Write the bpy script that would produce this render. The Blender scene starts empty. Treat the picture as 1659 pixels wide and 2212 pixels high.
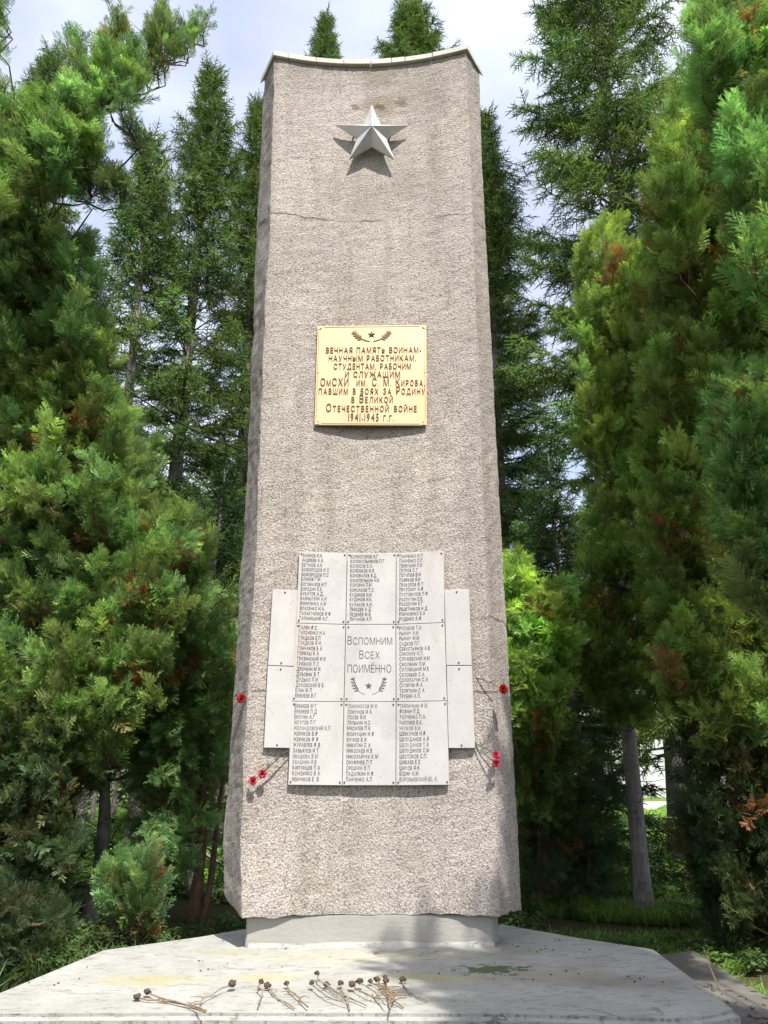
import bpy, bmesh, math, random
import numpy as np
from mathutils import Vector, Matrix, noise
SC = bpy.context.scene
COL = SC.collection
RAD = math.radians

# ------------------------------------------------------------------ camera
PITCH, YAW, ROLL, FPX = RAD(18.5), RAD(1.0), RAD(-0.22), 1661.0
CAM = Vector((0.0, -4.9, 0.967))
_m = Matrix.Rotation(-YAW, 3, 'Z') @ Matrix.Rotation(math.pi/2+PITCH, 3, 'X') @ Matrix.Rotation(ROLL, 3, 'Z')
cd = bpy.data.cameras.new('camera'); cam = bpy.data.objects.new('camera', cd); COL.objects.link(cam)
cam.matrix_world = Matrix.Translation(CAM) @ _m.to_4x4()
cd.sensor_fit = 'VERTICAL'; cd.sensor_height = 24; cd.lens = 24*FPX/2212
cd.clip_end = 3000; cd.clip_start = 0.05
SC.camera = cam

def ray(u, v):
    return _m @ Vector(((u-829.5)/FPX, (1106-v)/FPX, -1.0))
def at(u, v, Y):
    """point where the sight line through (u, v) of the photograph meets the vertical plane y = Y"""
    d = ray(u, v); return CAM + d*((Y-CAM.y)/d.y)
def on(u, v, Z):
    d = ray(u, v); return CAM + d*((Z-CAM.z)/d.z)

# ------------------------------------------------------------------ sky and sun
SUN_EL, SUN_AZ = RAD(57), RAD(19)          # azimuth: to the right of straight behind the camera
SUNDIR = Vector((math.sin(SUN_AZ)*math.cos(SUN_EL), -math.cos(SUN_AZ)*math.cos(SUN_EL), math.sin(SUN_EL)))
w = bpy.data.worlds.new('World'); SC.world = w; w.use_nodes = True
nt = w.node_tree; nt.nodes.clear()
def N(t, ty, **k):
    n = t.nodes.new(ty)
    for a, b in k.items():
        if a in n.inputs: n.inputs[a].default_value = b
        else: setattr(n, a, b)
    return n
out = N(nt, 'ShaderNodeOutputWorld'); bg = N(nt, 'ShaderNodeBackground'); bg.inputs[1].default_value = 0.12
sky = N(nt, 'ShaderNodeTexSky', sky_type='NISHITA', sun_disc=False, sun_elevation=SUN_EL)
sky.sun_rotation = math.pi - SUN_AZ; sky.air_density = 1.0; sky.dust_density = 1.5
tc = N(nt, 'ShaderNodeTexCoord')
mp = N(nt, 'ShaderNodeMapping'); mp.inputs['Scale'].default_value = (1.1, 1.1, 2.0); mp.inputs['Location'].default_value = (3.1, 1.2, .4)
n1 = N(nt, 'ShaderNodeTexNoise'); n1.inputs['Scale'].default_value = 1.7; n1.inputs['Detail'].default_value = 7; n1.inputs['Roughness'].default_value = .52
rp = N(nt, 'ShaderNodeValToRGB'); rp.color_ramp.elements[0].position = .33; rp.color_ramp.elements[0].color = (.42,.42,.42,1); rp.color_ramp.elements[1].position = .62
n2 = N(nt, 'ShaderNodeTexNoise'); n2.inputs['Scale'].default_value = 2.6; n2.inputs['Detail'].default_value = 5
rp2 = N(nt, 'ShaderNodeValToRGB')
rp2.color_ramp.elements[0].position = .32; rp2.color_ramp.elements[0].color = (3.3, 3.5, 4.2, 1)
rp2.color_ramp.elements[1].position = .64; rp2.color_ramp.elements[1].color = (4.9, 5.05, 5.6, 1)
mx = N(nt, 'ShaderNodeMix', data_type='RGBA')
L = nt.links.new
L(tc.outputs['Generated'], mp.inputs[0]); L(mp.outputs[0], n1.inputs[0]); L(mp.outputs[0], n2.inputs[0])
L(n1.outputs[0], rp.inputs[0]); L(n2.outputs[0], rp2.inputs[0])
L(rp.outputs[0], mx.inputs[0]); L(sky.outputs[0], mx.inputs[6]); L(rp2.outputs[0], mx.inputs[7])
L(mx.outputs[2], bg.inputs[0]); L(bg.outputs[0], out.inputs[0])
sl = bpy.data.lights.new('sun', 'SUN'); sl.energy = 3.8; sl.angle = RAD(.55); sl.color = (1.0, .955, .88)
so = bpy.data.objects.new('sun', sl); COL.objects.link(so)
so.rotation_euler = SUNDIR.to_track_quat('Z', 'Y').to_euler()
so.location = (3, -8, 14)
SC.view_settings.view_transform = 'Standard'; SC.view_settings.look = 'None'
SC.view_settings.exposure = 1.2; SC.view_settings.gamma = 1; SC.view_settings.use_curve_mapping = False
SC.cycles.max_bounces = 6; SC.cycles.transparent_max_bounces = 8
SC.cycles.sample_clamp_indirect = 6

# ------------------------------------------------------------------ helpers
def tag(o, label=None, cat=None, group=None, kind=None):
    for k, v in (('label', label), ('category', cat), ('group', group), ('kind', kind)):
        if v: o[k] = v
    return o
def link(name, me, mat=None, parent=None):
    o = bpy.data.objects.new(name, me); COL.objects.link(o)
    if mat is not None and me is not None and not me.materials: me.materials.append(mat)
    if parent is not None: o.parent = parent; o.matrix_parent_inverse = Matrix.Translation(-parent.location)
    return o
def empty(name, loc, label, cat, group=None):
    o = bpy.data.objects.new(name, None); o.location = loc; COL.objects.link(o); o.empty_display_size = .1
    return tag(o, label, cat, group)
def mesh(name, vs, fs, smooth=False):
    me = bpy.data.meshes.new(name); me.from_pydata([tuple(v) for v in vs], [], fs); me.update()
    if smooth: me.polygons.foreach_set('use_smooth', [True]*len(me.polygons))
    return me
def prism(poly, z0, z1, vs=None, fs=None):
    """closed prism over a plan polygon (counter-clockwise)"""
    vs = [] if vs is None else vs; fs = [] if fs is None else fs
    b = len(vs); n = len(poly)
    vs += [(p[0], p[1], z0) for p in poly] + [(p[0], p[1], z1 if not callable(z1) else z1(p)) for p in poly]
    fs.append([b+i for i in range(n)][::-1]); fs.append([b+n+i for i in range(n)])
    for i in range(n):
        j = (i+1) % n; fs.append([b+i, b+j, b+n+j, b+n+i])
    return vs, fs
def bevel(me, wd, seg=2):
    bm = bmesh.new(); bm.from_mesh(me)
    bmesh.ops.recalc_face_normals(bm, faces=bm.faces)
    bmesh.ops.bevel(bm, geom=[e for e in bm.edges if len(e.link_faces)==2 and e.calc_face_angle(0) > .5], offset=wd, segments=seg, affect='EDGES', clamp_overlap=True)
    bm.to_mesh(me); bm.free(); return me
def tube(pts, rads, sides=6, vs=None, fs=None, cap=True):
    vs = [] if vs is None else vs; fs = [] if fs is None else fs
    b = len(vs); n = len(pts); up = Vector((.31, .17, .93))
    for i, p in enumerate(pts):
        p = Vector(p); t = Vector(pts[min(i+1, n-1)]) - Vector(pts[max(i-1, 0)])
        t = t.normalized() if t.length > 1e-9 else Vector((0,0,1))
        a = t.cross(up if abs(t.dot(up)) < .95 else Vector((1,0,0))).normalized(); c = t.cross(a)
        for k in range(sides):
            th = 2*math.pi*k/sides; q = p + (a*math.cos(th)+c*math.sin(th))*rads[i]
            vs.append((q.x, q.y, q.z))
    for i in range(n-1):
        for k in range(sides):
            k2 = (k+1) % sides
            fs.append([b+i*sides+k, b+i*sides+k2, b+(i+1)*sides+k2, b+(i+1)*sides+k])
    if cap:
        fs.append([b+k for k in range(sides)][::-1]); fs.append([b+(n-1)*sides+k for k in range(sides)])
    return vs, fs

# ------------------------------------------------------------------ materials
def mat(name, rough=.8, spec=.3, metal=0.0):
    m = bpy.data.materials.new(name); m.use_nodes = True; t = m.node_tree
    b = t.nodes['Principled BSDF']; b.inputs['Roughness'].default_value = rough
    b.inputs['Specular IOR Level'].default_value = spec; b.inputs['Metallic'].default_value = metal
    return m, t, b
def noi(t, scale, detail=3, rough=.5, src=None, lo=0, hi=1, dist=0):
    n = t.nodes.new('ShaderNodeTexNoise'); n.inputs['Scale'].default_value = scale; n.inputs['Detail'].default_value = detail
    n.inputs['Roughness'].default_value = rough; n.inputs['Distortion'].default_value = dist
    if src: t.links.new(src, n.inputs[0])
    r = t.nodes.new('ShaderNodeMapRange'); r.inputs[1].default_value = lo; r.inputs[2].default_value = hi
    t.links.new(n.outputs[0], r.inputs[0]); return r.outputs[0]
def coord(t, scale=(1,1,1), loc=(0,0,0)):
    c = t.nodes.new('ShaderNodeTexCoord'); m = t.nodes.new('ShaderNodeMapping')
    m.inputs['Scale'].default_value = scale; m.inputs['Location'].default_value = loc
    t.links.new(c.outputs['Object'], m.inputs[0]); return m.outputs[0]
def mix(t, fac, a, b, mode='MIX'):
    m = t.nodes.new('ShaderNodeMix'); m.data_type = 'RGBA'; m.blend_type = mode
    for i, v in ((0, fac), (6, a), (7, b)):
        if isinstance(v, (int, float)): m.inputs[i].default_value = v
        elif isinstance(v, tuple): m.inputs[i].default_value = (*v, 1)
        else: t.links.new(v, m.inputs[i])
    return m.outputs[2]
def math_(t, op, a, b=0.0, clamp=False):
    m = t.nodes.new('ShaderNodeMath'); m.operation = op; m.use_clamp = clamp
    for i, v in ((0, a), (1, b)):
        if isinstance(v, (int, float)): m.inputs[i].default_value = v
        else: t.links.new(v, m.inputs[i])
    return m.outputs[0]
def bump(t, b, h, strength, dist):
    n = t.nodes.new('ShaderNodeBump'); n.inputs['Strength'].default_value = strength; n.inputs['Distance'].default_value = dist
    t.links.new(h, n.inputs['Height']); t.links.new(n.outputs[0], b.inputs['Normal']); return n
def blob(t, c, center, radius, src_noise=None, amt=.35, squash=(1,1,1)):
    """soft spot round a point of the object's own coordinates"""
    m = t.nodes.new('ShaderNodeMapping'); m.vector_type = 'POINT'
    m.inputs['Location'].default_value = tuple(-center[i]*squash[i] for i in range(3)); m.inputs['Scale'].default_value = squash
    t.links.new(c, m.inputs[0])
    l = t.nodes.new('ShaderNodeVectorMath'); l.operation = 'LENGTH'; t.links.new(m.outputs[0], l.inputs[0])
    d = math_(t, 'DIVIDE', l.outputs['Value'], radius)
    if src_noise is not None: d = math_(t, 'ADD', d, math_(t, 'MULTIPLY', math_(t, 'SUBTRACT', src_noise, .5), amt*2))
    return math_(t, 'SUBTRACT', 1.0, d, True)

def flat(name, col, rough=.6, spec=.3, metal=0, var=.15, scale=20):
    m, t, b = mat(name, rough, spec, metal); c = coord(t)
    n = noi(t, scale, 4, .6, c, .3, .7)
    t.links.new(mix(t, n, tuple(x*(1-var) for x in col), tuple(min(1, x*(1+var)) for x in col)), b.inputs['Base Color'])
    return m

# rough-cast render of the stele
def roughcast():
    m, t, b = mat('roughcast', .92, .15); c = coord(t)
    v = t.nodes.new('ShaderNodeTexVoronoi'); v.inputs['Scale'].default_value = 78; v.feature = 'F1'
    ns = t.nodes.new('ShaderNodeTexNoise'); ns.inputs['Scale'].default_value = 60; t.links.new(c, ns.inputs[0])
    wv = t.nodes.new('ShaderNodeMix'); wv.data_type = 'VECTOR'; wv.inputs[0].default_value = .012
    t.links.new(c, wv.inputs[4]); t.links.new(ns.outputs['Color'], wv.inputs[5]); t.links.new(wv.outputs[1], v.inputs[0])
    g = noi(t, 80, 4, .72, c, .36, .64)
    grain = math_(t, 'ADD', math_(t, 'MULTIPLY', math_(t, 'SUBTRACT', 1.0, v.outputs['Distance']), .7), math_(t, 'MULTIPLY', g, .6))
    pit = noi(t, 88, 4, .72, c, .47, .37)
    big = noi(t, 1.6, 5, .6, c, .35, .68)
    warm = noi(t, .8, 4, .55, coord(t, (1,1,.6), (4,2,1)), .35, .65)
    base = mix(t, warm, (.53,.48,.45), (.56,.505,.465))
    base = mix(t, math_(t,'MULTIPLY',big,.6), base, (.35,.32,.29))
    base = mix(t, math_(t,'MULTIPLY', noi(t, 3.2, 6, .68, coord(t,(2.2,2.2,.22),(3,1,7)), .50, .70), .55), base, (.30,.27,.235))
    base = mix(t, math_(t,'MULTIPLY', noi(t, 2.4, 6, .7, coord(t,(1,1,.8),(8,3,2)), .56, .66), .35), base, (.30,.265,.225))
    base = mix(t, math_(t,'MULTIPLY', noi(t, 7, 5, .7, coord(t,(1,1,1),(1,9,2)), .60, .68), .5), base, (.54,.51,.475))
    sp = mix(t, noi(t, 150, 2, .5, c, .35, .65), (.72,.70,.67), (1.0,.985,.96))
    base = mix(t, .75, base, sp, 'MULTIPLY')
    base = mix(t, math_(t,'MULTIPLY',pit,.66), base, (.085,.075,.068))
    # bright mica chips
    ch = t.nodes.new('ShaderNodeTexVoronoi'); ch.inputs['Scale'].default_value = 22; t.links.new(c, ch.inputs[0])
    chip = math_(t, 'LESS_THAN', ch.outputs['Distance'], .085)
    base = mix(t, math_(t, 'MULTIPLY', chip, .5), base, (.8,.78,.74))
    # soot and lichen on the flank (from a vertex attribute) and rain dirt below the coping
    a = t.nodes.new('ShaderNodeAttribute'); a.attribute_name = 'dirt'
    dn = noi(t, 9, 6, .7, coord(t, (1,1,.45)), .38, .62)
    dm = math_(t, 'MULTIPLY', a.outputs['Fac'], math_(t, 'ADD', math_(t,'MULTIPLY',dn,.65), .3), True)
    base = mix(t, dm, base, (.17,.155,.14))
    # damaged patches over the star, a smooth repair low on the face
    nn = noi(t, 17, 7, .75, coord(t,(1,1,1.6)))
    for (cx, cz, r, col, f) in ((.06, 6.22, .17, (.24,.19,.135), .8), (.25, 6.24, .07, (.14,.10,.07), 1), (.07, 6.21, .055, (.12,.09,.06), 1), (-.14, 6.20, .05, (.15,.12,.09), .9), (.42,6.38,.24,(.26,.23,.19),.5), (.05,6.55,.2,(.26,.22,.17),.7), (.45,6.2,.25,(.27,.25,.22),.5)):
        base = mix(t, math_(t,'MULTIPLY', math_(t,'MULTIPLY', blob(t, c, (cx,.08,cz), r, nn, 1.5, (1,.3,1.25)), 2.6, True), f*.8), base, col)
    rep = math_(t, 'MULTIPLY', blob(t, c, (.25,.05,.47), .085, nn, .3, (1,.3,1)), 6, True)
    base = mix(t, math_(t,'MULTIPLY',rep,.6), base, (.36,.32,.265))
    # hairline casting joints
    sx = t.nodes.new('ShaderNodeSeparateXYZ'); t.links.new(c, sx.inputs[0])
    wob = math_(t, 'MULTIPLY', noi(t, 3.5, 5, .6, c, .2, .8), .07)
    for z0, amt in ((at(800,478,.1).z, .4), (at(800,1335,.05).z, .35), (at(800,1495,.05).z,.4)):
        d = math_(t, 'ABSOLUTE', math_(t, 'SUBTRACT', math_(t,'ADD',sx.outputs[2], wob), z0+.035))
        ln = math_(t, 'MULTIPLY', math_(t, 'LESS_THAN', d, .008), math_(t,'MULTIPLY',noi(t, 5, 3, .5, c, .38, .55), amt*1.7))
        base = mix(t, ln, base, (.08,.07,.06))
    t.links.new(base, b.inputs['Base Color'])
    h = math_(t, 'SUBTRACT', math_(t,'ADD', grain, math_(t,'MULTIPLY',pit,-.6)), math_(t,'MULTIPLY',rep,.2))
    bump(t, b, h, .85, .008); return m
def concrete(name, base_a, base_b, stains=True, lichen=False):
    m, t, b = mat(name, .85, .25); c = coord(t)
    st = coord(t, (1.5, 3.2, 5))
    base = mix(t, noi(t, 3, 6, .6, c, .3, .7), base_a, base_b)
    if stains:
        base = mix(t, math_(t,'MULTIPLY', noi(t, 5, 7, .72, st, .53, .66), .6), base, (.125,.12,.105))
        base = mix(t, math_(t,'MULTIPLY', noi(t, 22, 5, .7, coord(t,(.7,2.2,3),(5,3,1)), .57, .66), .7), base, (.075,.07,.062))
        base = mix(t, math_(t,'MULTIPLY', noi(t, 2.1, 5, .6, coord(t,(1,1,1),(9,1,1)), .50, .68), .35), base, (.24,.25,.21))
    nn = noi(t, 9, 6, .68, c)
    if lichen:
        spots = [(-1.06,-.62,.20,(.34,.30,.08)),(-.5,-.58,.15,(.36,.32,.10)),(.22,-.60,.14,(.36,.32,.12)),(.40,-.66,.15,(.37,.335,.13)),(-.80,-.03,.14,(.27,.27,.12)),(.25,-.13,.25,(.36,.34,.21)),(.95,-.62,.30,(.22,.19,.125)),(1.25,-.74,.25,(.15,.11,.075)),(.80,-.05,.2,(.22,.20,.145)),(-.3,-.16,.3,(.34,.33,.23))]
        for x, y, r, col in spots:
            base = mix(t, math_(t,'MULTIPLY', math_(t,'MULTIPLY', blob(t, c, (x,y,0), r, nn, .55, (.6,1.5,.2)), 1.6, True), .42), base, col)
        # moss patch
        ms = math_(t,'MULTIPLY', blob(t, c, (.62,-.47,0), .11, noi(t, 16, 6, .7, c), 2.6, (.6,1.3,.2)), 7, True)
        base = mix(t, math_(t,'MULTIPLY',ms,.9), base, (.06,.085,.022))
        # cracks
        v = t.nodes.new('ShaderNodeTexVoronoi'); v.feature = 'DISTANCE_TO_EDGE'; v.inputs['Scale'].default_value = 1.6
        wn = t.nodes.new('ShaderNodeTexNoise'); wn.inputs['Scale'].default_value = 5; wn.inputs['Detail'].default_value = 6; t.links.new(c, wn.inputs[0])
        wm = t.nodes.new('ShaderNodeMix'); wm.data_type = 'VECTOR'; wm.inputs[0].default_value = .22
        t.links.new(coord(t,(.7,1.8,1)), wm.inputs[4]); t.links.new(wn.outputs['Color'], wm.inputs[5]); t.links.new(wm.outputs[1], v.inputs[0])
        cr = math_(t,'MULTIPLY', math_(t,'LESS_THAN', v.outputs['Distance'], .007), noi(t, 2.2, 4, .6, c, .52, .60))
        base = mix(t, math_(t,'MULTIPLY',cr,.7), base, (.09,.085,.07))
    # rain streaks on upright faces
    g = t.nodes.new('ShaderNodeNewGeometry'); sn = t.nodes.new('ShaderNodeSeparateXYZ'); t.links.new(g.outputs['True Normal'], sn.inputs[0])
    side = math_(t, 'LESS_THAN', math_(t,'ABSOLUTE', sn.outputs[2]), .5)
    if stains:
        streak = noi(t, 9, 5, .7, coord(t, (4, 4, .35)), .52, .62)
        base = mix(t, math_(t,'MULTIPLY', math_(t,'MULTIPLY',streak,side), .6), base, (.10,.097,.082))
    t.links.new(base, b.inputs['Base Color'])
    bump(t, b, math_(t,'ADD', noi(t, 40, 6, .7, c), math_(t,'MULTIPLY', noi(t, 7, 6, .7, st), 1.2)), .55, .006)
    return m
def marble():
    m, t, b = mat('white_marble', .38, .4); c = coord(t)
    base = mix(t, noi(t, 5, 5, .6, c, .3, .7), (.41,.395,.383), (.465,.445,.43))
    base = mix(t, math_(t,'MULTIPLY', noi(t, 6, 4, .6, coord(t,(1,1,.35),(2,2,2)), .52, .7), .35), base, (.33,.27,.225))
    base = mix(t, math_(t,'MULTIPLY', noi(t, 4, 6, .7, coord(t,(1,1,1),(5,5,5)), .56, .62), .22), base, (.29,.285,.285))
    base = mix(t, math_(t,'MULTIPLY', noi(t, 60, 3, .6, c, .64, .70), .6), base, (.24,.225,.22))
    t.links.new(base, b.inputs['Base Color']); bump(t, b, noi(t, 30, 4, .6, c), .15, .003); return m
def gold():
    m, t, b = mat('gilded_metal', .42, .5, .25); c = coord(t)
    base = mix(t, noi(t, 2.5, 6, .6, coord(t,(2.5,1,.6)), .30, .72), (.62,.455,.265), (.54,.38,.205))  # uneven tone in the base colour imitates reflected surroundings
    t.links.new(base, b.inputs['Base Color']); return m
def steel():
    m, t, b = mat('brushed_aluminium', .40, .5, .80); c = coord(t)
    base = mix(t, noi(t, 8, 6, .65, c, .3, .7), (.60,.585,.57), (.74,.73,.72))
    base = mix(t, math_(t,'MULTIPLY', noi(t, 14, 5, .7, c, .60, .7), .35), base, (.42,.40,.38))
    t.links.new(base, b.inputs['Base Color'])
    t.links.new(noi(t, 20, 4, .6, c, -.6, 1.8), b.inputs['Roughness']); return m
def bark(name, dark, light, vs=2.0):
    m, t, b = mat(name, .9, .15); c = coord(t, (6, 6, 1.2)); c2 = coord(t, (2, 2, vs))
    base = mix(t, noi(t, 6, 6, .7, c, .35, .65), dark, light)
    base = mix(t, math_(t,'MULTIPLY', noi(t, 9, 5, .7, coord(t,(1.2,1.2,3.2)), .58, .64), .75), base, tuple(x*.3 for x in dark))
    base = mix(t, math_(t,'MULTIPLY', noi(t, 3, 4, .6, c2, .5, .7), .5), base, tuple(x*1.5 for x in light))
    t.links.new(base, b.inputs['Base Color']); bump(t, b, noi(t, 9, 6, .7, c), .8, .015); return m
def foliage(name, gain=(1,1,1), trans=.38):
    m = bpy.data.materials.new(name); m.use_nodes = True; t = m.node_tree; t.nodes.clear()
    o = t.nodes.new('ShaderNodeOutputMaterial'); a = t.nodes.new('ShaderNodeAttribute'); a.attribute_type = 'INSTANCER'; a.attribute_name = 'tint'
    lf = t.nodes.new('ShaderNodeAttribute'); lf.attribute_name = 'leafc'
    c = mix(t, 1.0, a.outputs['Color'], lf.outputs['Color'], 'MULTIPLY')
    c = mix(t, 1.0, c, gain, 'MULTIPLY')
    d = t.nodes.new('ShaderNodeBsdfPrincipled'); d.inputs['Roughness'].default_value = .55; d.inputs['Specular IOR Level'].default_value = .28
    tr = t.nodes.new('ShaderNodeBsdfTranslucent'); ms = t.nodes.new('ShaderNodeMixShader'); ms.inputs[0].default_value = trans
    t.links.new(c, d.inputs['Base Color']); t.links.new(mix(t, 1.0, c, (1.15,1.2,.8), 'MULTIPLY'), tr.inputs[0])
    t.links.new(d.outputs[0], ms.inputs[1]); t.links.new(tr.outputs[0], ms.inputs[2]); t.links.new(ms.outputs[0], o.inputs[0])
    return m
M = dict(cast=roughcast(), podium=concrete('podium_concrete', (.275,.272,.25), (.355,.35,.325), True, True),
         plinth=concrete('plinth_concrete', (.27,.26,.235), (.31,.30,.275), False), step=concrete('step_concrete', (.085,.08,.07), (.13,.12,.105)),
         marble=marble(), gold=gold(), steel=steel(), coping=concrete('coping_tile', (.44,.42,.37), (.54,.52,.47), False),
         inkd=flat('dark_engraving', (.05,.043,.04)), inkm=flat('faded_engraving', (.095,.082,.075)), inkl=flat('worn_engraving', (.155,.135,.125)),
         bronze=flat('dark_bronze_lettering', (.095,.052,.03), .4, .5, .3), bronzel=flat('bronze_emblem', (.17,.11,.055), .4, .5, .3), bolt=flat('rusty_bolt', (.10,.075,.06), .6, .4),
         spruceb=bark('spruce_bark', (.10,.085,.075), (.20,.18,.165)), paleb=bark('pale_grey_bark', (.17,.155,.15), (.31,.285,.27), 3), junb=bark('juniper_bark', (.10,.06,.04), (.19,.12,.08)),
         leaf=foliage('needle_foliage'), herb=foliage('herb_foliage', trans=.45),
         red=flat('carnation_red', (.42,.035,.03), .6, .2, 0, .35, 60), pink=flat('carnation_pink', (.55,.07,.11), .6, .2, 0, .3, 60), stem=flat('green_stem', (.06,.08,.035)),
         dry=flat('dried_stem', (.20,.14,.085), .8, .2, 0, .3, 40), drygrey=flat('grey_dried_stem', (.23,.19,.14), .8, .2, 0, .3, 40), dryhead=flat('withered_flower', (.075,.052,.04), .9, .1, 0, .4, 80))

# ------------------------------------------------------------------ glyphs from the built-in font
_g = {}
def glyph(ch, ext, off):
    k = (ch, ext, off)
    if k not in _g:
        c = bpy.data.curves.new('glyph', 'FONT'); c.body = ch; c.resolution_u = 2; c.extrude = ext; c.offset = off
        o = bpy.data.objects.new('glyph', c); COL.objects.link(o); dg = bpy.context.evaluated_depsgraph_get()
        me = o.evaluated_get(dg).to_mesh(); V = np.array([v.co[:] for v in me.vertices]).reshape(-1, 3); F = [list(p.vertices) for p in me.polygons]
        o.evaluated_get(dg).to_mesh_clear(); bpy.data.objects.remove(o); bpy.data.curves.remove(c)
        x0, x1 = (V[:,0].min(), V[:,0].max()) if len(V) else (0, 0)
        if len(V): V[:,0] -= x0
        _g[k] = (V, F, x1-x0)
    return _g[k]
def split_glyphs(s, V, F):
    out = []; i = j = 0
    for ch in s:
        if ch == ' ': continue
        key = [k for k in _g if k[0] == ch.upper() and k[1:] == _last[0]][0]; n, m = len(_g[key][0]), len(_g[key][1])
        out.append((V[i:i+n], [[q-i for q in f] for f in F[j:j+m]])); i += n; j += m
    return out
_last = [None]
def text_local(s, size, wide=.75, ext=0.0, off=.012, small=None, gap=.11, space=.3):
    """vertices in the plane (x right, y up), baseline at 0, cap height = size; lower case drawn as small capitals when small is set"""
    _last[0] = (ext, off); k = size/.73; x = 0; VV = []; FF = []; b = 0
    for ch in s:
        if ch == ' ': x += space*k*wide/.75; continue
        sc = 1.0
        up = ch.upper()
        if small is not None and ch != up: sc = small
        if small is not None and not ch.isalpha(): sc = 1.0 if ch.isdigit() else small
        V, F, wd = glyph(up, ext, off)
        A = V.copy(); A[:,0] = A[:,0]*k*wide*sc + x; A[:,1] *= k*sc; A[:,2] *= k
        VV.append(A); FF += [[i+b for i in f] for f in F]; b += len(A); x += (wd*sc+gap)*k*wide
    return np.vstack(VV), FF, x - gap*k*wide

# ------------------------------------------------------------------ the stele
FR_L = [(100,595.5),(128,594),(490,584),(647,572),(906,565),(1143,554),(1246,549),(1487,534),(1740,523),(1797,521),(1983,522),(2060,522)]
FR_R = [(100,1006),(128,1007),(379,1017),(490,1021),(800,1033),(1200,1049),(1500,1062),(1740,1070),(1983,1080),(2060,1083)]
OU_L = [(100,573),(180,571),(430,559),(544,553),(613,549),(803,544),(975,536),(1143,527),(1315,515),(1487,506),(1660,496),(1729,489),(1798,484),(1972,480),(2060,480)]
OU_R = [(100,1034),(168,1036),(350,1041),(732,1061),(1085,1079),(1415,1097),(1742,1115),(1972,1127),(2060,1130)]
def prof(tab, Y):
    z = []; x = []
    for v, u in tab:
        p = at(u, v, Y); z.append(p.z); x.append(p.x)
    z = np.array(z[::-1]); x = np.array(x[::-1]); return lambda q: float(np.interp(q, z, x))
DEP, SAG = .22, .115
fl, fr, ol, orr = prof(FR_L, 0), prof(FR_R, 0), prof(OU_L, DEP), prof(OU_R, DEP)
ZB = at(522, 1984, 0).z; ZTL = at(594, 126, 0).z; ZTR = at(1007, 113, 0).z
def wall_y(x, z):
    a, b = fl(z), fr(z); k = max(-1.0, min(1.0, (x-(a+b)/2)/((b-a)/2))); return SAG*(1-k*k)
def section(z, nf=26, nsd=6):
    a, b, c, d = fl(z), fr(z), ol(z), orr(z); P = []
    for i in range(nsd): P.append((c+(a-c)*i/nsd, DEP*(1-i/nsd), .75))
    for i in range(nf+1):
        x = a+(b-a)*i/nf; e = min(i, nf-i)
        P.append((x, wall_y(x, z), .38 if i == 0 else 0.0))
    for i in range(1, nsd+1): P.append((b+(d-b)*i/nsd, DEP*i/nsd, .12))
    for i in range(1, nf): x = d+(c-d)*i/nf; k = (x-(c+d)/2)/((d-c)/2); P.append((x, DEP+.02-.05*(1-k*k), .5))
    return P
monument = empty('war_memorial', (0, .1, 0), 'tall rough rendered concrete stele with a concave front standing on a pale concrete podium', 'monument')
nz = 230; rings = []; dirt = []
for j in range(nz+1):
    f = j/nz; z0 = ZB + (((ZTL+ZTR)/2)-ZB)*f
    P = section(z0); n = len(P); R = []
    for (x, y, dd) in P:
        zt = ZB + ((ZTL+(ZTR-ZTL)*min(1, max(0, (x-fl(z0))/(fr(z0)-fl(z0)))))-ZB)*f
        q = Vector((x, y, zt)); am = .0045
        if j == 0: q.z += .014*noise.noise(q*9) + .008*noise.noise(q*31)
        nv = Vector((noise.noise(q*14), noise.noise(q*14+Vector((7,1,3))), 0))*am + Vector((noise.noise(q*45), noise.noise(q*45+Vector((7,1,3))), 0))*.0028
        if dd > .3 and x < 0: nv += Vector((noise.noise(q*3.1)*.012, 0, 0))
        # the lower left corner is broken away and rounded
        if x < -.75 and z0 < ZB+.16: nv += Vector((.05*max(0, 1-(z0-ZB)/.10)**2*(y/DEP), 0, 0)); q.z += .035*max(0, 1-(z0-ZB)/.2)*(y/DEP)*.9
        if x > .75 and z0 < ZB+.05: q.z += .02*max(0, noise.noise(q*40))
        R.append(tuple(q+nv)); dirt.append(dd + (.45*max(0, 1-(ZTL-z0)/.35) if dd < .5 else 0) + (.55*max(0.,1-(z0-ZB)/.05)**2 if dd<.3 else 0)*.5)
    rings += R
n = len(section(1.0)); fs = []
for j in range(nz):
    for i in range(n):
        i2 = (i+1) % n; fs.append([j*n+i, j*n+i2, (j+1)*n+i2, (j+1)*n+i])
fs.append(list(range(n))[::-1]); fs.append([nz*n+i for i in range(n)])
me = mesh('stele_shaft', rings, fs)
at_ = me.attributes.new('dirt', 'FLOAT', 'POINT'); at_.data.foreach_set('value', dirt)
link('shaft', me, M['cast'], monument)

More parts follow.
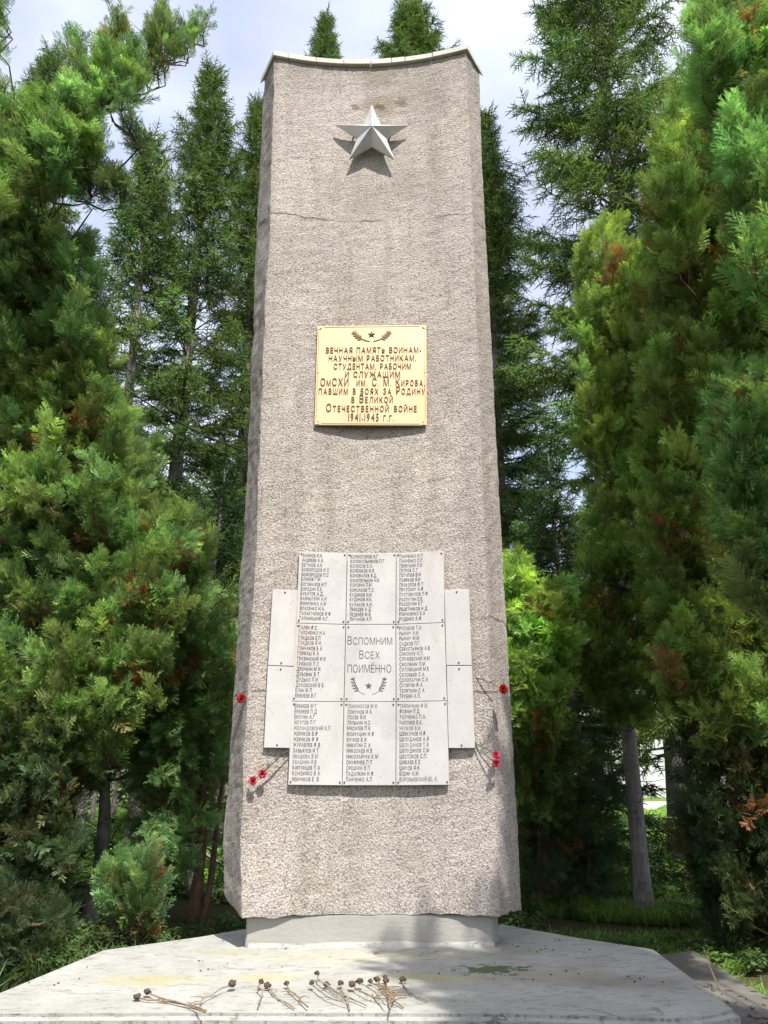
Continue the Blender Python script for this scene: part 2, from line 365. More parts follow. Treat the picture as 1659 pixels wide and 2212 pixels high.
# coping tiles
def off_sec(z, o):
    a, b, c, d = fl(z)-o*.3, fr(z)+o*.3, ol(z)-o*1.2, orr(z)+o*1.2
    front = [(a+(b-a)*i/28, wall_y(fl(z)+(fr(z)-fl(z))*i/28, z)-o) for i in range(29)]
    return (c, DEP+o), front, (d, DEP+o)
zc = (ZTL+ZTR)/2
def ztop(x): return ZTL + (ZTR-ZTL)*min(1.1, max(-.1, (x-fl(zc))/(fr(zc)-fl(zc))))
L0, F0, R0 = off_sec(zc, .032); L1, F1, R1 = off_sec(zc, -.05)
def strip(p0, p1, q0, q1, name):
    vs = []
    for (p, q) in ((p0, q0), (p1, q1)):
        pass
    P = p0 + q0[::-1] if False else None
def coping(outer, inner, th=.06, dz=0.0):
    poly = outer + inner[::-1]; vs = [(x, y, ztop(x)+.002+dz) for x, y in poly] + [(x, y, ztop(x)+th+dz) for x, y in poly]
    n = len(poly); fs = [list(range(n))[::-1], [n+i for i in range(n)]] + [[i, (i+1)%n, n+(i+1)%n, n+i] for i in range(n)]
    me = mesh('coping_tile', vs, fs); bevel(me, .004, 1); return link('coping_tile', me, M['coping'], monument)
cuts = [0, 2, 6, 10, 14, 17, 19, 23, 28]
random.seed(4)
for k in range(len(cuts)-1):
    i, j = cuts[k], cuts[k+1]
    O = [F0[q] for q in range(i, j+1)]; I = [F1[q] for q in range(i, j+1)]
    e = .0022
    if k: O[0] = (O[0][0]+e, O[0][1]); I[0] = (I[0][0]+e, I[0][1])
    if j < 28: O[-1] = (O[-1][0]-e, O[-1][1]); I[-1] = (I[-1][0]-e, I[-1][1])
    coping(O, I, .058+random.uniform(-.003,.003), random.uniform(-.002,.002))
for (A0, A1, B0, B1) in ((L0, L1, F0[0], F1[0]), (R0, R1, F0[-1], F1[-1])):
    for s0, s1 in ((0.0, .42), (.43, .985)):
        lp = lambda p, q, s: (p[0]+(q[0]-p[0])*s, p[1]+(q[1]-p[1])*s)
        O = [lp(A0, B0, s0), lp(A0, B0, s1)]; I = [lp(A1, B1, s0), lp(A1, B1, s1)]
        if A0 is R0: O, I = O[::-1], I[::-1]
        coping(O, I, .056, random.uniform(-.002,.002))
poly = [L1] + F1 + [R1]
vs = [(x, y, ztop(x)+.003) for x, y in poly] + [(x, y, ztop(x)+.035) for x, y in poly]; n = len(poly)
link('capping_slab', mesh('capping_slab', vs, [list(range(n))[::-1], [n+i for i in range(n)]] + [[i, (i+1)%n, n+(i+1)%n, n+i] for i in range(n)]), M['coping'], monument)

# plinth under the shaft
pl, pr = at(529, 2052, .07).x, at(1068, 2054, .07).x; prr = at(1081, 2048, .20).x
poly = [(pl, .075), (0, .11), (pr, .075), (prr, .25), (prr, .36), (pl-.02, .36)]
vs, fs = prism(poly, -.03, ZB-.004); me = mesh('plinth', vs, fs); bevel(me, .008)
link('plinth', me, M['plinth'], monument)
# mortar fillet at the foot of the plinth
vs = []; fs = []; ns = 60
for i in range(ns+1):
    x = pl+.02+(pr-pl-.02)*i/ns; yb = .075+.035*(1-abs(x)/abs(pl)) if False else .075+ .035*(1-min(1, abs(x/pr)))
    h = .018+.014*(noise.noise(Vector((x*4, 1, 0)))+.4) ; dd = .03+.012*noise.noise(Vector((x*6, 5, 0)))
    vs += [(x, yb+.02, -.01), (x, yb+.015, h), (x, yb-.012, h*.8), (x, yb-dd, .001), (x, yb-dd, -.01)]
for i in range(ns):
    for k in range(4): fs.append([i*5+k, (i+1)*5+k, (i+1)*5+k+1, i*5+k+1])
link('mortar_fillet', mesh('mortar_fillet', vs, fs, True), M['podium'], monument)

# ------------------------------------------------------------------ podium
pp = [(1597,2183),(1540,2197),(1467,2204),(1088,2193),(435,2191),(0,2193),(-260,2198)][::-1]
back = [(1418,2050),(1260,2026),(1088,1996)]; backl = [(523,2006),(433,2022),(217,2052),(0,2141),(-120,2185)]
poly = [on(u, v, 0) for u, v in pp] + [on(u, v, 0) for u, v in back] + [on(u, v, 0) for u, v in backl]
poly = [(p.x, p.y) for p in poly]
GZ = -.42
podium = empty('memorial_podium', (0, -.2, GZ), 'wide low pale concrete podium with lichen stains under the memorial stele', 'podium')
bm = bmesh.new(); vv = [bm.verts.new((x, y, 0)) for x, y in poly]; bm.faces.new(vv)
g = bmesh.ops.extrude_face_region(bm, geom=list(bm.faces)); bmesh.ops.translate(bm, verts=[e for e in g['geom'] if isinstance(e, bmesh.types.BMVert)], vec=(0,0,GZ-.2))
bmesh.ops.recalc_face_normals(bm, faces=bm.faces)
bmesh.ops.bevel(bm, geom=[e for e in bm.edges if all(abs(v.co.z) < 1e-5 for v in e.verts)], offset=.022, segments=3, affect='EDGES')
me = bpy.data.meshes.new('podium_slab'); bm.to_mesh(me); bm.free(); link('podium_slab', me, M['podium'], podium)
poly = [on(u, v, -.26) for u, v in ((1300,2075),(1500,2052),(1540,2078),(1640,2140),(1800,2230),(2300,2600),(1300,2600))]
poly = [(p.x, p.y) for p in poly][::-1]
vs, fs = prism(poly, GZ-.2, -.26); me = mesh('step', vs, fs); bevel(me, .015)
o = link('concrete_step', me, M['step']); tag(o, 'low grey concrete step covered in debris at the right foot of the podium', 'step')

# ------------------------------------------------------------------ star
sc_ = at(803, 285, -.06); t270 = at(724, 270, 0.02); RS = (at(880,267,.045).x - at(724,270,.045).x)/2/math.cos(RAD(18))
star = empty('metal_star', (sc_.x, .0, sc_.z), 'large faceted silver metal star fixed high on the stele', 'star')
zs = at(803,226,.04).z; RSZ = RS
cz = zs - RSZ; cx = at(803, 285, .04).x
def star_pts(cx, cz, R, r=None):
    r = R*.395 if r is None else r
    return [(cx+(R if i%2==0 else r)*math.sin(math.pi*i/5), cz+(R if i%2==0 else r)*math.cos(math.pi*i/5)) for i in range(10)]
P = star_pts(cx, cz, RS)
vs = [(x, .040, z) for x, z in P] + [(x, .052, z) for x, z in P] + [(cx, -.05, cz), (cx, .052, cz)]
fs = [[20, (i+1)%10, i] for i in range(10)] + [[i, (i+1)%10, 10+(i+1)%10, 10+i] for i in range(10)] + [[21, 10+i, 10+(i+1)%10] for i in range(10)]
me = mesh('star_body', vs, fs); bm = bmesh.new(); bm.from_mesh(me); bmesh.ops.recalc_face_normals(bm, faces=bm.faces); bm.to_mesh(me); bm.free()
link('star_body', me, M['steel'], star)
for a in (0, 2, 4, 6, 8):
    x, z = (cx+P[a][0])/2, (cz+P[a][1])/2
    vs, fs = tube([(x, .05, z), (x, wall_y(x, z)+.01, z)], [.008]*2, 8); link('mounting_rod', mesh('mounting_rod', vs, fs), M['bolt'], star)

# ------------------------------------------------------------------ flat plates given by their corners
def quad_pts(c, y):   # c: four (u, v) TL TR BR BL ; y: depth per corner
    return [at(u, v, yy) for (u, v), yy in zip(c, y)]
class Plate:
    def __init__(s, name, corners, y, th, m, label, cat, group=None):
        s.Q = quad_pts(corners, y); TL, TR, BR, BL = s.Q
        s.n = (TR-TL).cross(BL-TL).normalized()
        if s.n.y > 0: s.n = -s.n
        s.root = empty(name, tuple((BL+BR)/2), label, cat, group)
        bk = [q - s.n*th for q in s.Q]; vs = [tuple(q) for q in s.Q+bk]
        fs = [[0,3,2,1],[4,5,6,7],[0,1,5,4],[1,2,6,5],[2,3,7,6],[3,0,4,7]]
        me = mesh('plate', vs, fs); bevel(me, .0018, 1); link('plate', me, m, s.root)
        s.w = ((TR-TL).length+(BR-BL).length)/2; s.h = ((BL-TL).length+(BR-TR).length)/2
    def pos(s, a, b, lift=.0):
        TL, TR, BR, BL = s.Q
        return (TL*(1-a)+TR*a)*(1-b) + (BL*(1-a)+BR*a)*b + s.n*lift
    def put(s, name, V, F, a0, b0, m, lift=.0012):
        out = [tuple(s.pos(a0+x/s.w, b0-y/s.h, lift+z)) for x, y, z in V]
        return link(name, mesh(name, out, F), m, s.root)
    def bolt(s, a, b, r=.0058):
        vs, fs = [], []
        c = s.pos(a, b, 0); tube([s.pos(a, b, -.004), s.pos(a, b, .003), s.pos(a, b, .0055)], [r, r, r*.55], 8, vs, fs)
        link('bolt', mesh('bolt', vs, fs), M['bolt'], s.root)
def branch_emblem(n, length, flip, curve, lw, ll):
    """a leafy twig in the plane, root at 0,0, growing to the upper side"""
    V = []; F = []; pts = []
    for i in range(n+1):
        t = i/n; pts.append((flip*length*(t*math.cos(curve*(.3+t))), length*t*math.sin(curve*(.3+t)*1.0)))
    for i in range(n):
        (x0,y0),(x1,y1) = pts[i], pts[i+1]; dx, dy = x1-x0, y1-y0; l = math.hypot(dx,dy); nx, ny = -dy/l*lw*.13, dx/l*lw*.13
        b = len(V); V += [(x0+nx,y0+ny,0),(x0-nx,y0-ny,0),(x1-nx,y1-ny,0),(x1+nx,y1+ny,0)]; F.append([b,b+1,b+2,b+3])
        if i >= n*.28:
            for sd in (-1, 1, 0):
                if sd == 0 and i < n-1: continue
                th = math.atan2(dy, dx) + sd*.72; L_ = ll*(1.0-.25*i/n); b = len(V); K = 8
                for k in range(K):
                    ph = 2*math.pi*k/K; px = L_*.5*(1-math.cos(ph)); py = lw*math.sin(ph)*.42*(1 - .3*math.cos(ph))
                    V.append((x1+px*math.cos(th)-py*math.sin(th), y1+px*math.sin(th)+py*math.cos(th), 0))
                F.append([b+k for k in range(K)])
    return np.array(V), F
def thick(V, F, th):
    """extrude flat faces into slabs"""
    n = len(V); V2 = np.vstack([V, V+np.array([0,0,th])]); F2 = [f[::-1] for f in F] + [[i+n for i in f] for f in F]
    for f in F:
        for i in range(len(f)): F2.append([f[i], f[(i+1)%len(f)], f[(i+1)%len(f)]+n, f[i]+n])
    return V2, F2
def star_flat(R, th):
    P = star_pts(0, 0, R, R*.42); V = [(x, y, .001) for x, y in P] + [(0,0,th)]; return np.array(V), [[10, (i+1)%10, i] for i in range(10)]

# golden dedication plaque
pq = Plate('golden_plaque', ((686,704),(921,702),(922,919),(679,918)), (.060,)*4, .012, M['gold'], 'square pale golden dedication plaque with dark raised lettering mounted halfway up the stele', 'plaque')
for a in (0, 1):
    for b in (0, 1):
        # quarter-round corner mounts with screws
        V = [(0,0,0)]; K = 7; r = .028
        for k in range(K): ph = math.pi/2*k/(K-1); V.append((r*math.cos(ph), r*math.sin(ph), 0))
        V = np.array(V)*np.array([1 if a == 0 else -1, -1 if b == 0 else 1, 1]); F = [[0]+list(range(1,K+1))]
        V, F = thick(V, F, .003); pq.put('corner_mount', V, F, a + (.006 if a == 0 else -.006), b + (.006 if b == 0 else -.006), M['gold'], .0005)
        V = []; F = []; r0, r1 = .0285, .0315
        for k in range(K): ph = math.pi/2*k/(K-1); V += [(r0*math.cos(ph), r0*math.sin(ph), 0), (r1*math.cos(ph), r1*math.sin(ph), 0)]
        for k in range(K-1): F.append([2*k, 2*k+1, 2*k+3, 2*k+2])
        V = np.array(V)*np.array([1 if a == 0 else -1, -1 if b == 0 else 1, 1]); pq.put('corner_line', V, F, a + (.006 if a == 0 else -.006), b + (.006 if b == 0 else -.006), M['bronze'], .0012)
        pq.bolt(a + (.03 if a == 0 else -.03), b + (.03 if b == 0 else -.03), .005)
for a in (.022, .978): pq.bolt(a, .485, .003)
def rim(x0, y0, x1, y1):
    V = np.array([(x0,y0,0),(x1,y0,0),(x1,y1,0),(x0,y1,0)]); V, F = thick(V, [[0,1,2,3]], .0012); return V, F
for a0, b0, wd, hg in ((.06, .013, .88, .004), (.06, .985, .88, .004), (.012, .06, .0035, .88), (.984, .06, .0035, .88)):
    V, F = rim(0, -hg*pq.h, wd*pq.w, 0) if hg < .1 else rim(0, -hg*pq.h, wd*pq.w, 0); pq.put('border_line', V, F, a0, b0, M['bronze'], .0004)
lines = [('вечная память воинам-', .285, .083, .952, 0), ('научным работникам,', .367, .112, .905, 0), ('студентам, рабочим', .450, .158, .858, 0), ('и служащим', .531, .262, .760, 0),
         ('ОмСХИ  им. С. М. Кирова,', .617, .043, .985, 1), ('павшим в боях за Родину', .700, .030, .985, 1), ('в Великой', .782, .325, .697, 1), ('Отечественной войне', .870, .100, .910, 1), ('1941-1945 г.г.', .960, .300, .705, 2)]
H0 = .054*pq.h/1.0*1.0
for s, b, a0, a1, kind in lines:
    cap = H0 if kind == 0 else H0*1.42
    sm = .74 if kind else 1.0
    V, F, wd = text_local(s, cap if kind else H0*1.06, 1.0, .004/(H0/.73)*0+.12, .002, sm, .2, .34)
    tw = (a1-a0)*pq.w; V[:,0] *= tw/wd; V[:,2] = V[:,2]*0 + np.where(V[:,2] > 0, .004, 0)
    for V_, F_ in split_glyphs(s, V, F): pq.put('letter', V_, F_, a0, b, M['bronze'])
V, F = star_flat(.032, .007); pq.put('emblem_star', V, F, .497, .098, M['bronze'])
for fl_ in (-1, 1):
    V, F = branch_emblem(6, .125, fl_, .42, .012, .036); V, F = thick(V, F, .004)
    pq.put('laurel_branch', V, F, .497+fl_*.016, .165, M['bronzel'])

# white marble name plates
PO = -.022
def yw(u, v, t=.0): p = at(u, v, 0); return wall_y(p.x, p.z)*.82 + PO
names = {
 (0,0): ['Акимов И.И.','Андреев А.А.','Бегунов А.К','Безбородов И С','Безбородов П.С','Блинов Г.М.','Богомазов И.Т','Бородин Е.Е.','Букатов А.Д.','Вайнштейн А.И','Виниченко А.М','Власенко И.А.','Галактионов И Ф','Галаницкий А.Г.'],
 (0,1): ['Колмогоров И.Г','Колокольников П Г','Колосов Е.А.','Колпаков И.Я.','Коновалов В.Д','Конопелькин Н.К','Коровин П.М','Корсаков Т.С','Кудинов Н.И','Кудинов И.К.','Кулаков А.И.','Лебедев А Д','Леденёв М В','Лиханов А.П'],
 (0,2): ['Панченко И П','Панченко П.П','Первушин П.К','Петров С.Т','Потапов В.И','Поярков Я.И','Прокопов Ф.Т','Прутских А.Ф','Пустовалов П Ф','Распутин Е.В.','Рассохин К.Г','Решетников Н Д','Романенко Е.А','Руденко А.Ф.'],
 (1,0): ['Галян Ф.С.','Гапоненко Н.А.','Гладков Е.П','Гладков Я И.','Гончаров Б А','Гормаш К А','Грузинский И К','Грязнов П С','Дрочкин М И','Дубовик В Т','Дудько П И','Дуковский В Б','Елин М П','Еремеев В Г'],
 (1,2): ['Русаков Т.А','Рыжих И.М','Рыжих М.М.','Садков П.Г.','Севастьянов А.В.','Симонов М.П.','Служевский И.М.','Смоляник П.М.','Соловецкий М.Е','Соловьев С.А.','Солопахин С.А','Сулягин Ф.А','Теляткин С А','Трубин А.П.'],
 (2,0): ['Еремеев М Г','Еремеев П Д','Ерохин А.Г','Жгутов П Г','Желандовский К.П','Жериков В.Ф','Жериков Ф Ф','Журавлев Ф В','Завьялов И Т','Ивашова В М','Квашнин И.В','Киргинцев П А','Кожемяко В А.','Немчиков Е  В'],
 (2,1): ['Ломоносов М Н','Ломунов И А','Лосев Я.И.','Лялькин Н.С','Мисилев П К','Мокрушин И Ф','Мужев В И','Никитин С А','Николаев И В','Николайчук К М','Онуфриев П П','Орешкин В П','Падалкин Н Ф.','Панченко А.П'],
 (2,2): ['Тряпичкин Ф.М.','Фомин П.Д','Хотченко П.А.','Чапляев В.К.','Чулков В.И.','Шевкунов И.Ф.','Шелуданов А.Я','Шелуданов Т.Я','Шелудинов С.М','Шестоков С.П.','Шибаев Е Е','Шихов Я.И.','Юдин А.М.','Воробьевский Ю. А.']}
G = [[(646,1191),(750,1194),(856,1194),(959,1190)],[(639,1346),(747,1349),(855,1349),(961,1345)],[(629,1515),(743,1516),(855.6,1516),(966,1514)],[(622,1696),(739,1697),(855,1697),(971,1696)]]
colw = ['left', 'middle', 'right']; rww = ['top', 'middle', 'bottom']
random.seed(11)
for r in range(3):
    for c in range(3):
        q = [G[r][c], G[r][c+1], G[r+1][c+1], G[r+1][c]]; e = .5
        q = [(q[0][0]+e, q[0][1]+e), (q[1][0]-e, q[1][1]+e), (q[2][0]-e, q[2][1]-e), (q[3][0]+e, q[3][1]-e)]
        lab = 'white marble plate reading Вспомним всех поимённо in the centre of the name plates' if (r, c) == (1, 1) else f'white marble plate engraved with fourteen names, {rww[r]} row, {colw[c]} column of the block'
        jit = random.uniform(-.0015, .0015)
        p = Plate('name_plate', q, [yw(*k)+jit for k in q], .016, M['marble'], lab, 'plate', 'white marble plates on the stele')
        for a in (.045, .955):
            for b in (.03, .965): p.bolt(a+random.uniform(-.008,.008), b)
        if (r, c) == (1, 1):
            for s, b, a0, a1 in (('Вспомним', .265, .04, .93), ('Всех', .450, .28, .68), ('поимённо', .630, .05, .91)):
                hcap = .112*p.h if s != 'поимённо' else .105*p.h
                V, F, wd = text_local(s, hcap, .6, 0, -.012, .86 if s != 'поимённо' else 1.0, .16); V[:,0] *= (a1-a0)*p.w/wd
                for V_, F_ in split_glyphs(s, V, F): p.put('letter', V_, F_, a0, b, M['inkd'])
            V, F = star_flat(.022, .002); p.put('emblem_star', V, F, .47, .80, M['inkm'])
            for fl_ in (-1, 1):
                V, F = branch_emblem(7, .115, fl_, .66, .0095, .026); p.put('laurel_branch', V, F, .47+fl_*.07, .91, M['inkm'])
            continue
        L_ = names[(r, c)]; fade = {(0,0):0,(0,1):0,(0,2):0,(1,0):0,(1,2):1,(2,0):1,(2,1):1,(2,2):1}[(r,c)]
        for i, s in enumerate(L_):
            b = .075 + (.955-.075)*i/13 + random.uniform(-.002,.002)
            V, F, wd = text_local(s, .050*p.h, .60, 0, .018, .88, .14, .26); s_ = min(1.04, .90*p.w/wd); V[:,0] *= s_
            mm = M['inkd'] if fade == 0 else M['inkm']
            if (r, c) == (1, 0) and i > 9: mm = M['inkm']
            if random.random() < .22: mm = M['inkl'] if fade else M['inkm']
            p.put('name_line', V, F, .065, b, mm)
sides = [('upper left', [(589,1273),(643,1275),(635,1439),(579,1437)]), ('lower left', [(578.5,1438.5),(634.5,1440.5),(626,1616),(570,1615)]),
         ('upper right', [(960,1274),(1013,1272),(1019,1437),(964,1437)]), ('lower right', [(964.5,1438.5),(1019,1438.5),(1026,1616),(969,1616)])]
for nm, q in sides:
    p = Plate('blank_plate', q, [yw(*k)-.004 for k in q], .02, M['marble'], f'narrow blank white marble plate at the {nm} of the name block', 'plate', 'white marble plates on the stele')
    p.bolt(.5, .035); p.bolt(.5, .965)

# ------------------------------------------------------------------ carnations
def carnation(u, v, Y, r, m, tail, name_lab, face):
    h = at(u, v, Y); t = at(*tail); root = empty('carnation', tuple(h), name_lab, 'carnation', 'red carnations tucked behind the marble plates')
    rng = random.Random(int(u*7)); face = Vector(face).normalized()
    side = face.cross(Vector((0,0,1))).normalized(); up = side.cross(face)
    vs = []; fs = []
    for ring, (cnt, tilt, ln) in enumerate(((5, .15, .7), (9, .5, .95), (13, .9, 1.0), (16, 1.25, 1.05), (14, 1.6, .95))):
        for k in range(cnt):
            ph = 2*math.pi*(k+rng.random()*.6)/cnt; tl = tilt+rng.uniform(-.2,.2)
            d = (face*math.cos(tl) + (side*math.cos(ph)+up*math.sin(ph))*math.sin(tl)).normalized()
            tn = (side*-math.sin(ph)+up*math.cos(ph)); l = r*ln*rng.uniform(.8,1.1); wd = r*.42
            b = len(vs); base = h - face*r*.35; nr = d.cross(tn)
            vs += [tuple(base+tn*wd*.12), tuple(base-tn*wd*.12)]
            K = 5
            for q in range(K):
                s = q/(K-1)*2-1; vs.append(tuple(base + d*l*(1-.12*abs(s)+rng.uniform(-.07,.07)) + tn*wd*s*.8 + nr*rng.uniform(-.2,.2)*r))
            for q in range(K-1): fs.append([b, b+2+q, b+3+q])
            fs.append([b, b+2+K-1, b+1])
    link('flower_head', mesh('flower_head', vs, fs), m, root)
    base = h - face*r*.35
    dirn = (t-base).normalized()
    vs, fs = tube([base+face*r*.2, base, base+dirn*r*.9], [r*.3, r*.34, r*.12], 7); link('calyx', mesh('calyx', vs, fs), M['stem'], root)
    p0 = base+dirn*r*.8; L3 = (t-p0).length; sg = Vector((0,-.04,.02))*L3
    pts = [p0 + (t-p0)*s + sg*math.sin(math.pi*s) for s in [i/8 for i in range(9)]]
    vs, fs = tube(pts, [.0028]*9, 6); link('stem', mesh('stem', vs, fs, True), M['stem'], root)
    for s in (3, 5):
        q = pts[s]; e = q + Vector((rng.uniform(-.03,.03), -.006, rng.uniform(.01,.04))); wv = (e-q).cross(Vector((0,1,0))).normalized()*.003
        link('leaf', mesh('leaf', [tuple(q+wv), tuple(q-wv), tuple((q+e)/2+wv*.8+Vector((0,-.005,0))), tuple(e)], [[0,1,2],[1,3,2]]), M['stem'], root)
carnation(520, 1508, .02, .030, M['red'], (583,1484,.04), 'single red carnation high on the left edge of the stele', (-.35,-.9,.2))
carnation(545, 1687, -.045, .027, M['pink'], (621,1624,.03), 'pinkish red carnation, lower one of the pair on the left', (-.3,-.85,-.1))
carnation(567, 1672, -.035, .026, M['pink'], (626,1618,.03), 'pinkish red carnation, inner one of the pair on the left', (.1,-.9,-.1))
carnation(1088, 1488, -.09, .031, M['red'], (1022,1462,.04), 'single dark red carnation high on the right edge of the stele', (.2,-.95,.1))
carnation(1072, 1630, -.06, .025, M['pink'], (1024,1604,.03), 'pinkish red carnation, upper one of the pair on the right', (.15,-.9,.25))
carnation(1072, 1649, -.075, .026, M['pink'], (1022,1611,.03), 'pinkish red carnation, lower one of the pair on the right', (.1,-.9,-.35))

# ------------------------------------------------------------------ withered flowers on the podium edge
FL = [([(60,172),(120,180),(240,188),(330,208),(440,234)], 'd', 'withered flower farthest left, its head nearest the podium corner'),
      ([(115,154),(180,172),(280,200),(360,224),(432,260)], 'd', 'withered brown flower lying over the leftmost stem'),
      ([(580,118),(530,132),(460,165),(420,190),(403,218)], 'g', 'withered flower pointing right, alone beside the left pair'),
      ([(738,114),(724,132),(752,155),(740,185),(726,228)], 'g', 'withered flower with a kinked stem left of the group'),
      ([(775,112),(800,140),(840,172),(880,195),(924,224)], 'g', 'withered flower touching the kinked one with a straight slanting stem'),
      ([(880,106),(895,130),(930,160),(965,195),(997,228)], 'd', 'withered flower lying apart just left of the middle cluster'),
      ([(1018,113),(1055,145),(1100,175),(1150,195),(1210,214)], 'g', 'withered flower with a flat head at the left of the cluster'),
      ([(1048,66),(1052,85),(1100,120),(1150,150),(1207,182)], 'g', 'withered flower whose head lies farthest back in the cluster'),
      ([(1100,104),(1140,130),(1190,158),(1250,180),(1317,212)], 'g', 'withered flower with a large dark head in the cluster'),
      ([(1178,105),(1185,135),(1205,165),(1220,200),(1227,234)], 'g', 'withered flower with a stem pointing straight at the viewer'),
      ([(1240,120),(1285,145),(1320,165),(1360,180),(1400,192)], 'd', 'withered flower with a big drooping head right of the straight one'),
      ([(1280,112),(1330,135),(1370,165),(1395,195),(1422,228)], 'g', 'withered flower with a small pale head in the middle of the cluster'),
      ([(1340,86),(1390,110),(1430,150),(1470,190),(1520,216)], 'd', 'withered flower, left one of three heads lying far back'),
      ([(1378,84),(1400,110),(1440,140),(1470,165),(1540,160)], 'd', 'withered flower, middle one of three heads lying far back'),
      ([(1422,80),(1430,110),(1450,150),(1475,180),(1462,210)], 'd', 'withered flower, right one of three heads lying far back'),
      ([(1427,108),(1435,145),(1440,175),(1450,210),(1450,256)], 'd', 'withered orange brown flower on top of the tangled stems'),
      ([(1520,76),(1525,100),(1560,140),(1605,160),(1655,182)], 'g', 'withered flower farthest right with a forked dry stem')]
for i, (pts, kd, lab) in enumerate(FL):
    rng = random.Random(50+i); P = []
    for k, (x, y) in enumerate(pts):
        u, v = (500+.7233*x)*.5443, (3850+.7233*y)*.5443
        q = on(u, v, 0); P.append(Vector((q.x, q.y, .006 + .006*(i%4) + (.008 if k == 0 else rng.uniform(0,.008)))))
    root = empty('withered_flower', tuple(P[0]), lab, 'dried flower', 'withered flowers lying on the podium')
    Q = []
    for k in range(len(P)-1):
        for s in range(4): Q.append(P[k].lerp(P[k+1], s/4) + Vector((rng.uniform(-1,1), rng.uniform(-1,1), rng.uniform(0,.6)))*.0028)
    Q.append(P[-1]); m = M['dry'] if kd == 'd' else M['drygrey']
    vs, fs = tube(Q, [.0031+.0011*(k % 4 == 0) for k in range(len(Q))], 6); link('stem', mesh('stem', vs, fs, True), m, root)
    for k in range(2 if kd == 'g' else 5):
        q = Q[rng.randrange(5, len(Q)-3)]; e = q + Vector((rng.uniform(-.07,.07), rng.uniform(-.04,.04), rng.uniform(.0,.012)))
        vs, fs = tube([q, q.lerp(e,.5)+Vector((0,rng.uniform(-.01,.01),.006)), e], [.0022,.002,.001], 4); link('dry_leaf', mesh('dry_leaf', vs, fs), m, root)
    bm = bmesh.new(); bmesh.ops.create_icosphere(bm, subdivisions=2, radius=.0145*rng.uniform(.8,1.2))
    for v in bm.verts: v.co *= 1 + .6*noise.noise(v.co*130+Vector((i,0,0))); v.co.z *= .8
    d = (P[0]-P[1]).normalized()
    for v in bm.verts: v.co += v.co.dot(d)*d*.25
    bmesh.ops.translate(bm, verts=bm.verts, vec=P[0]+Vector((0,0,.006))); me = bpy.data.meshes.new('flower_head'); bm.to_mesh(me); bm.free()
    link('flower_head', me, M['dryhead'], root)
# ------------------------------------------------------------------ ground
def ground_mat():
    m, t, b = mat('forest_floor', .95, .1); c = coord(t)
    base = mix(t, noi(t, 1.3, 6, .65, c, .38, .62), (.055,.07,.022), (.085,.062,.038))
    base = mix(t, noi(t, 14, 5, .7, c, .4, .65), base, (.05,.055,.025))
    sx = t.nodes.new('ShaderNodeSeparateXYZ'); t.links.new(c, sx.inputs[0])
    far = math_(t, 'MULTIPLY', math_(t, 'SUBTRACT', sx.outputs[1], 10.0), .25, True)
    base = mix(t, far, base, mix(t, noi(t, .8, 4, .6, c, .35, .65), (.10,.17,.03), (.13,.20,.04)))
    t.links.new(base, b.inputs['Base Color']); bump(t, b, noi(t, 25, 6, .7, c), .9, .03); return m
vs = []; fs = []; xs = [-900,-300,-100,-50] + [i*1.0 for i in range(-30, 31)] + [50,100,300,900]; ys = [-400,-100,-40,-20] + [i*1.0 for i in range(-10, 46)] + [60,100,300,1500]
for y in ys:
    for x in xs:
        k = 1 if -30 <= x <= 30 and 1 < y < 45 else 0
        vs.append((x, y, GZ + k*.07*noise.noise(Vector((x*.5, y*.5, 0))) ))
nx = len(xs)
for j in range(len(ys)-1):
    for i in range(nx-1): fs.append([j*nx+i, j*nx+i+1, (j+1)*nx+i+1, (j+1)*nx+i])
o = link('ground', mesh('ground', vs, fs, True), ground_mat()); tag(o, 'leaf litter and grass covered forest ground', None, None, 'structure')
# pale path far off on the right
pts = [(2.5,22.6),(60,19.5),(60,25),(2.5,29.5)]
o = link('path', mesh('path', [(x, y, GZ+.085) for x, y in pts], [[0,1,2,3]]), flat('pale_path', (.40,.39,.38), .9, .1)); tag(o, 'pale sunlit path beyond the trees', None, None, 'structure')
# pale house glimpsed through the trees
hs = empty('pale_house', (13.5, 36, GZ), 'pale walled house with a grey roof glimpsed through the trees on the right', 'house')
wm = flat('pale_plaster', (.5,.5,.52), .8, .2); rm = flat('grey_roof', (.22,.21,.21), .7, .2); gm = flat('window_glass', (.05,.06,.08), .1, .6)
vs, fs = prism([(6,36),(22,36),(22,44),(6,44)], GZ, GZ+3.6); link('wall', mesh('wall', vs, fs), wm, hs)
vs = [(5.5,35.5,GZ+3.6),(22.5,35.5,GZ+3.6),(22.5,44.5,GZ+3.6),(5.5,44.5,GZ+3.6),(5.5,40,GZ+6),(22.5,40,GZ+6)]
link('roof', mesh('roof', vs, [[0,1,5,4],[2,3,4,5],[0,4,3],[1,2,5],[0,3,2,1]]), rm, hs)
for x in (7.5, 10.5, 17, 20):
    vs, fs = prism([(x,35.96),(x+1.3,35.96),(x+1.3,35.999),(x,35.999)], GZ+1.1, GZ+2.5); link('window', mesh('window', vs, fs), gm, hs)

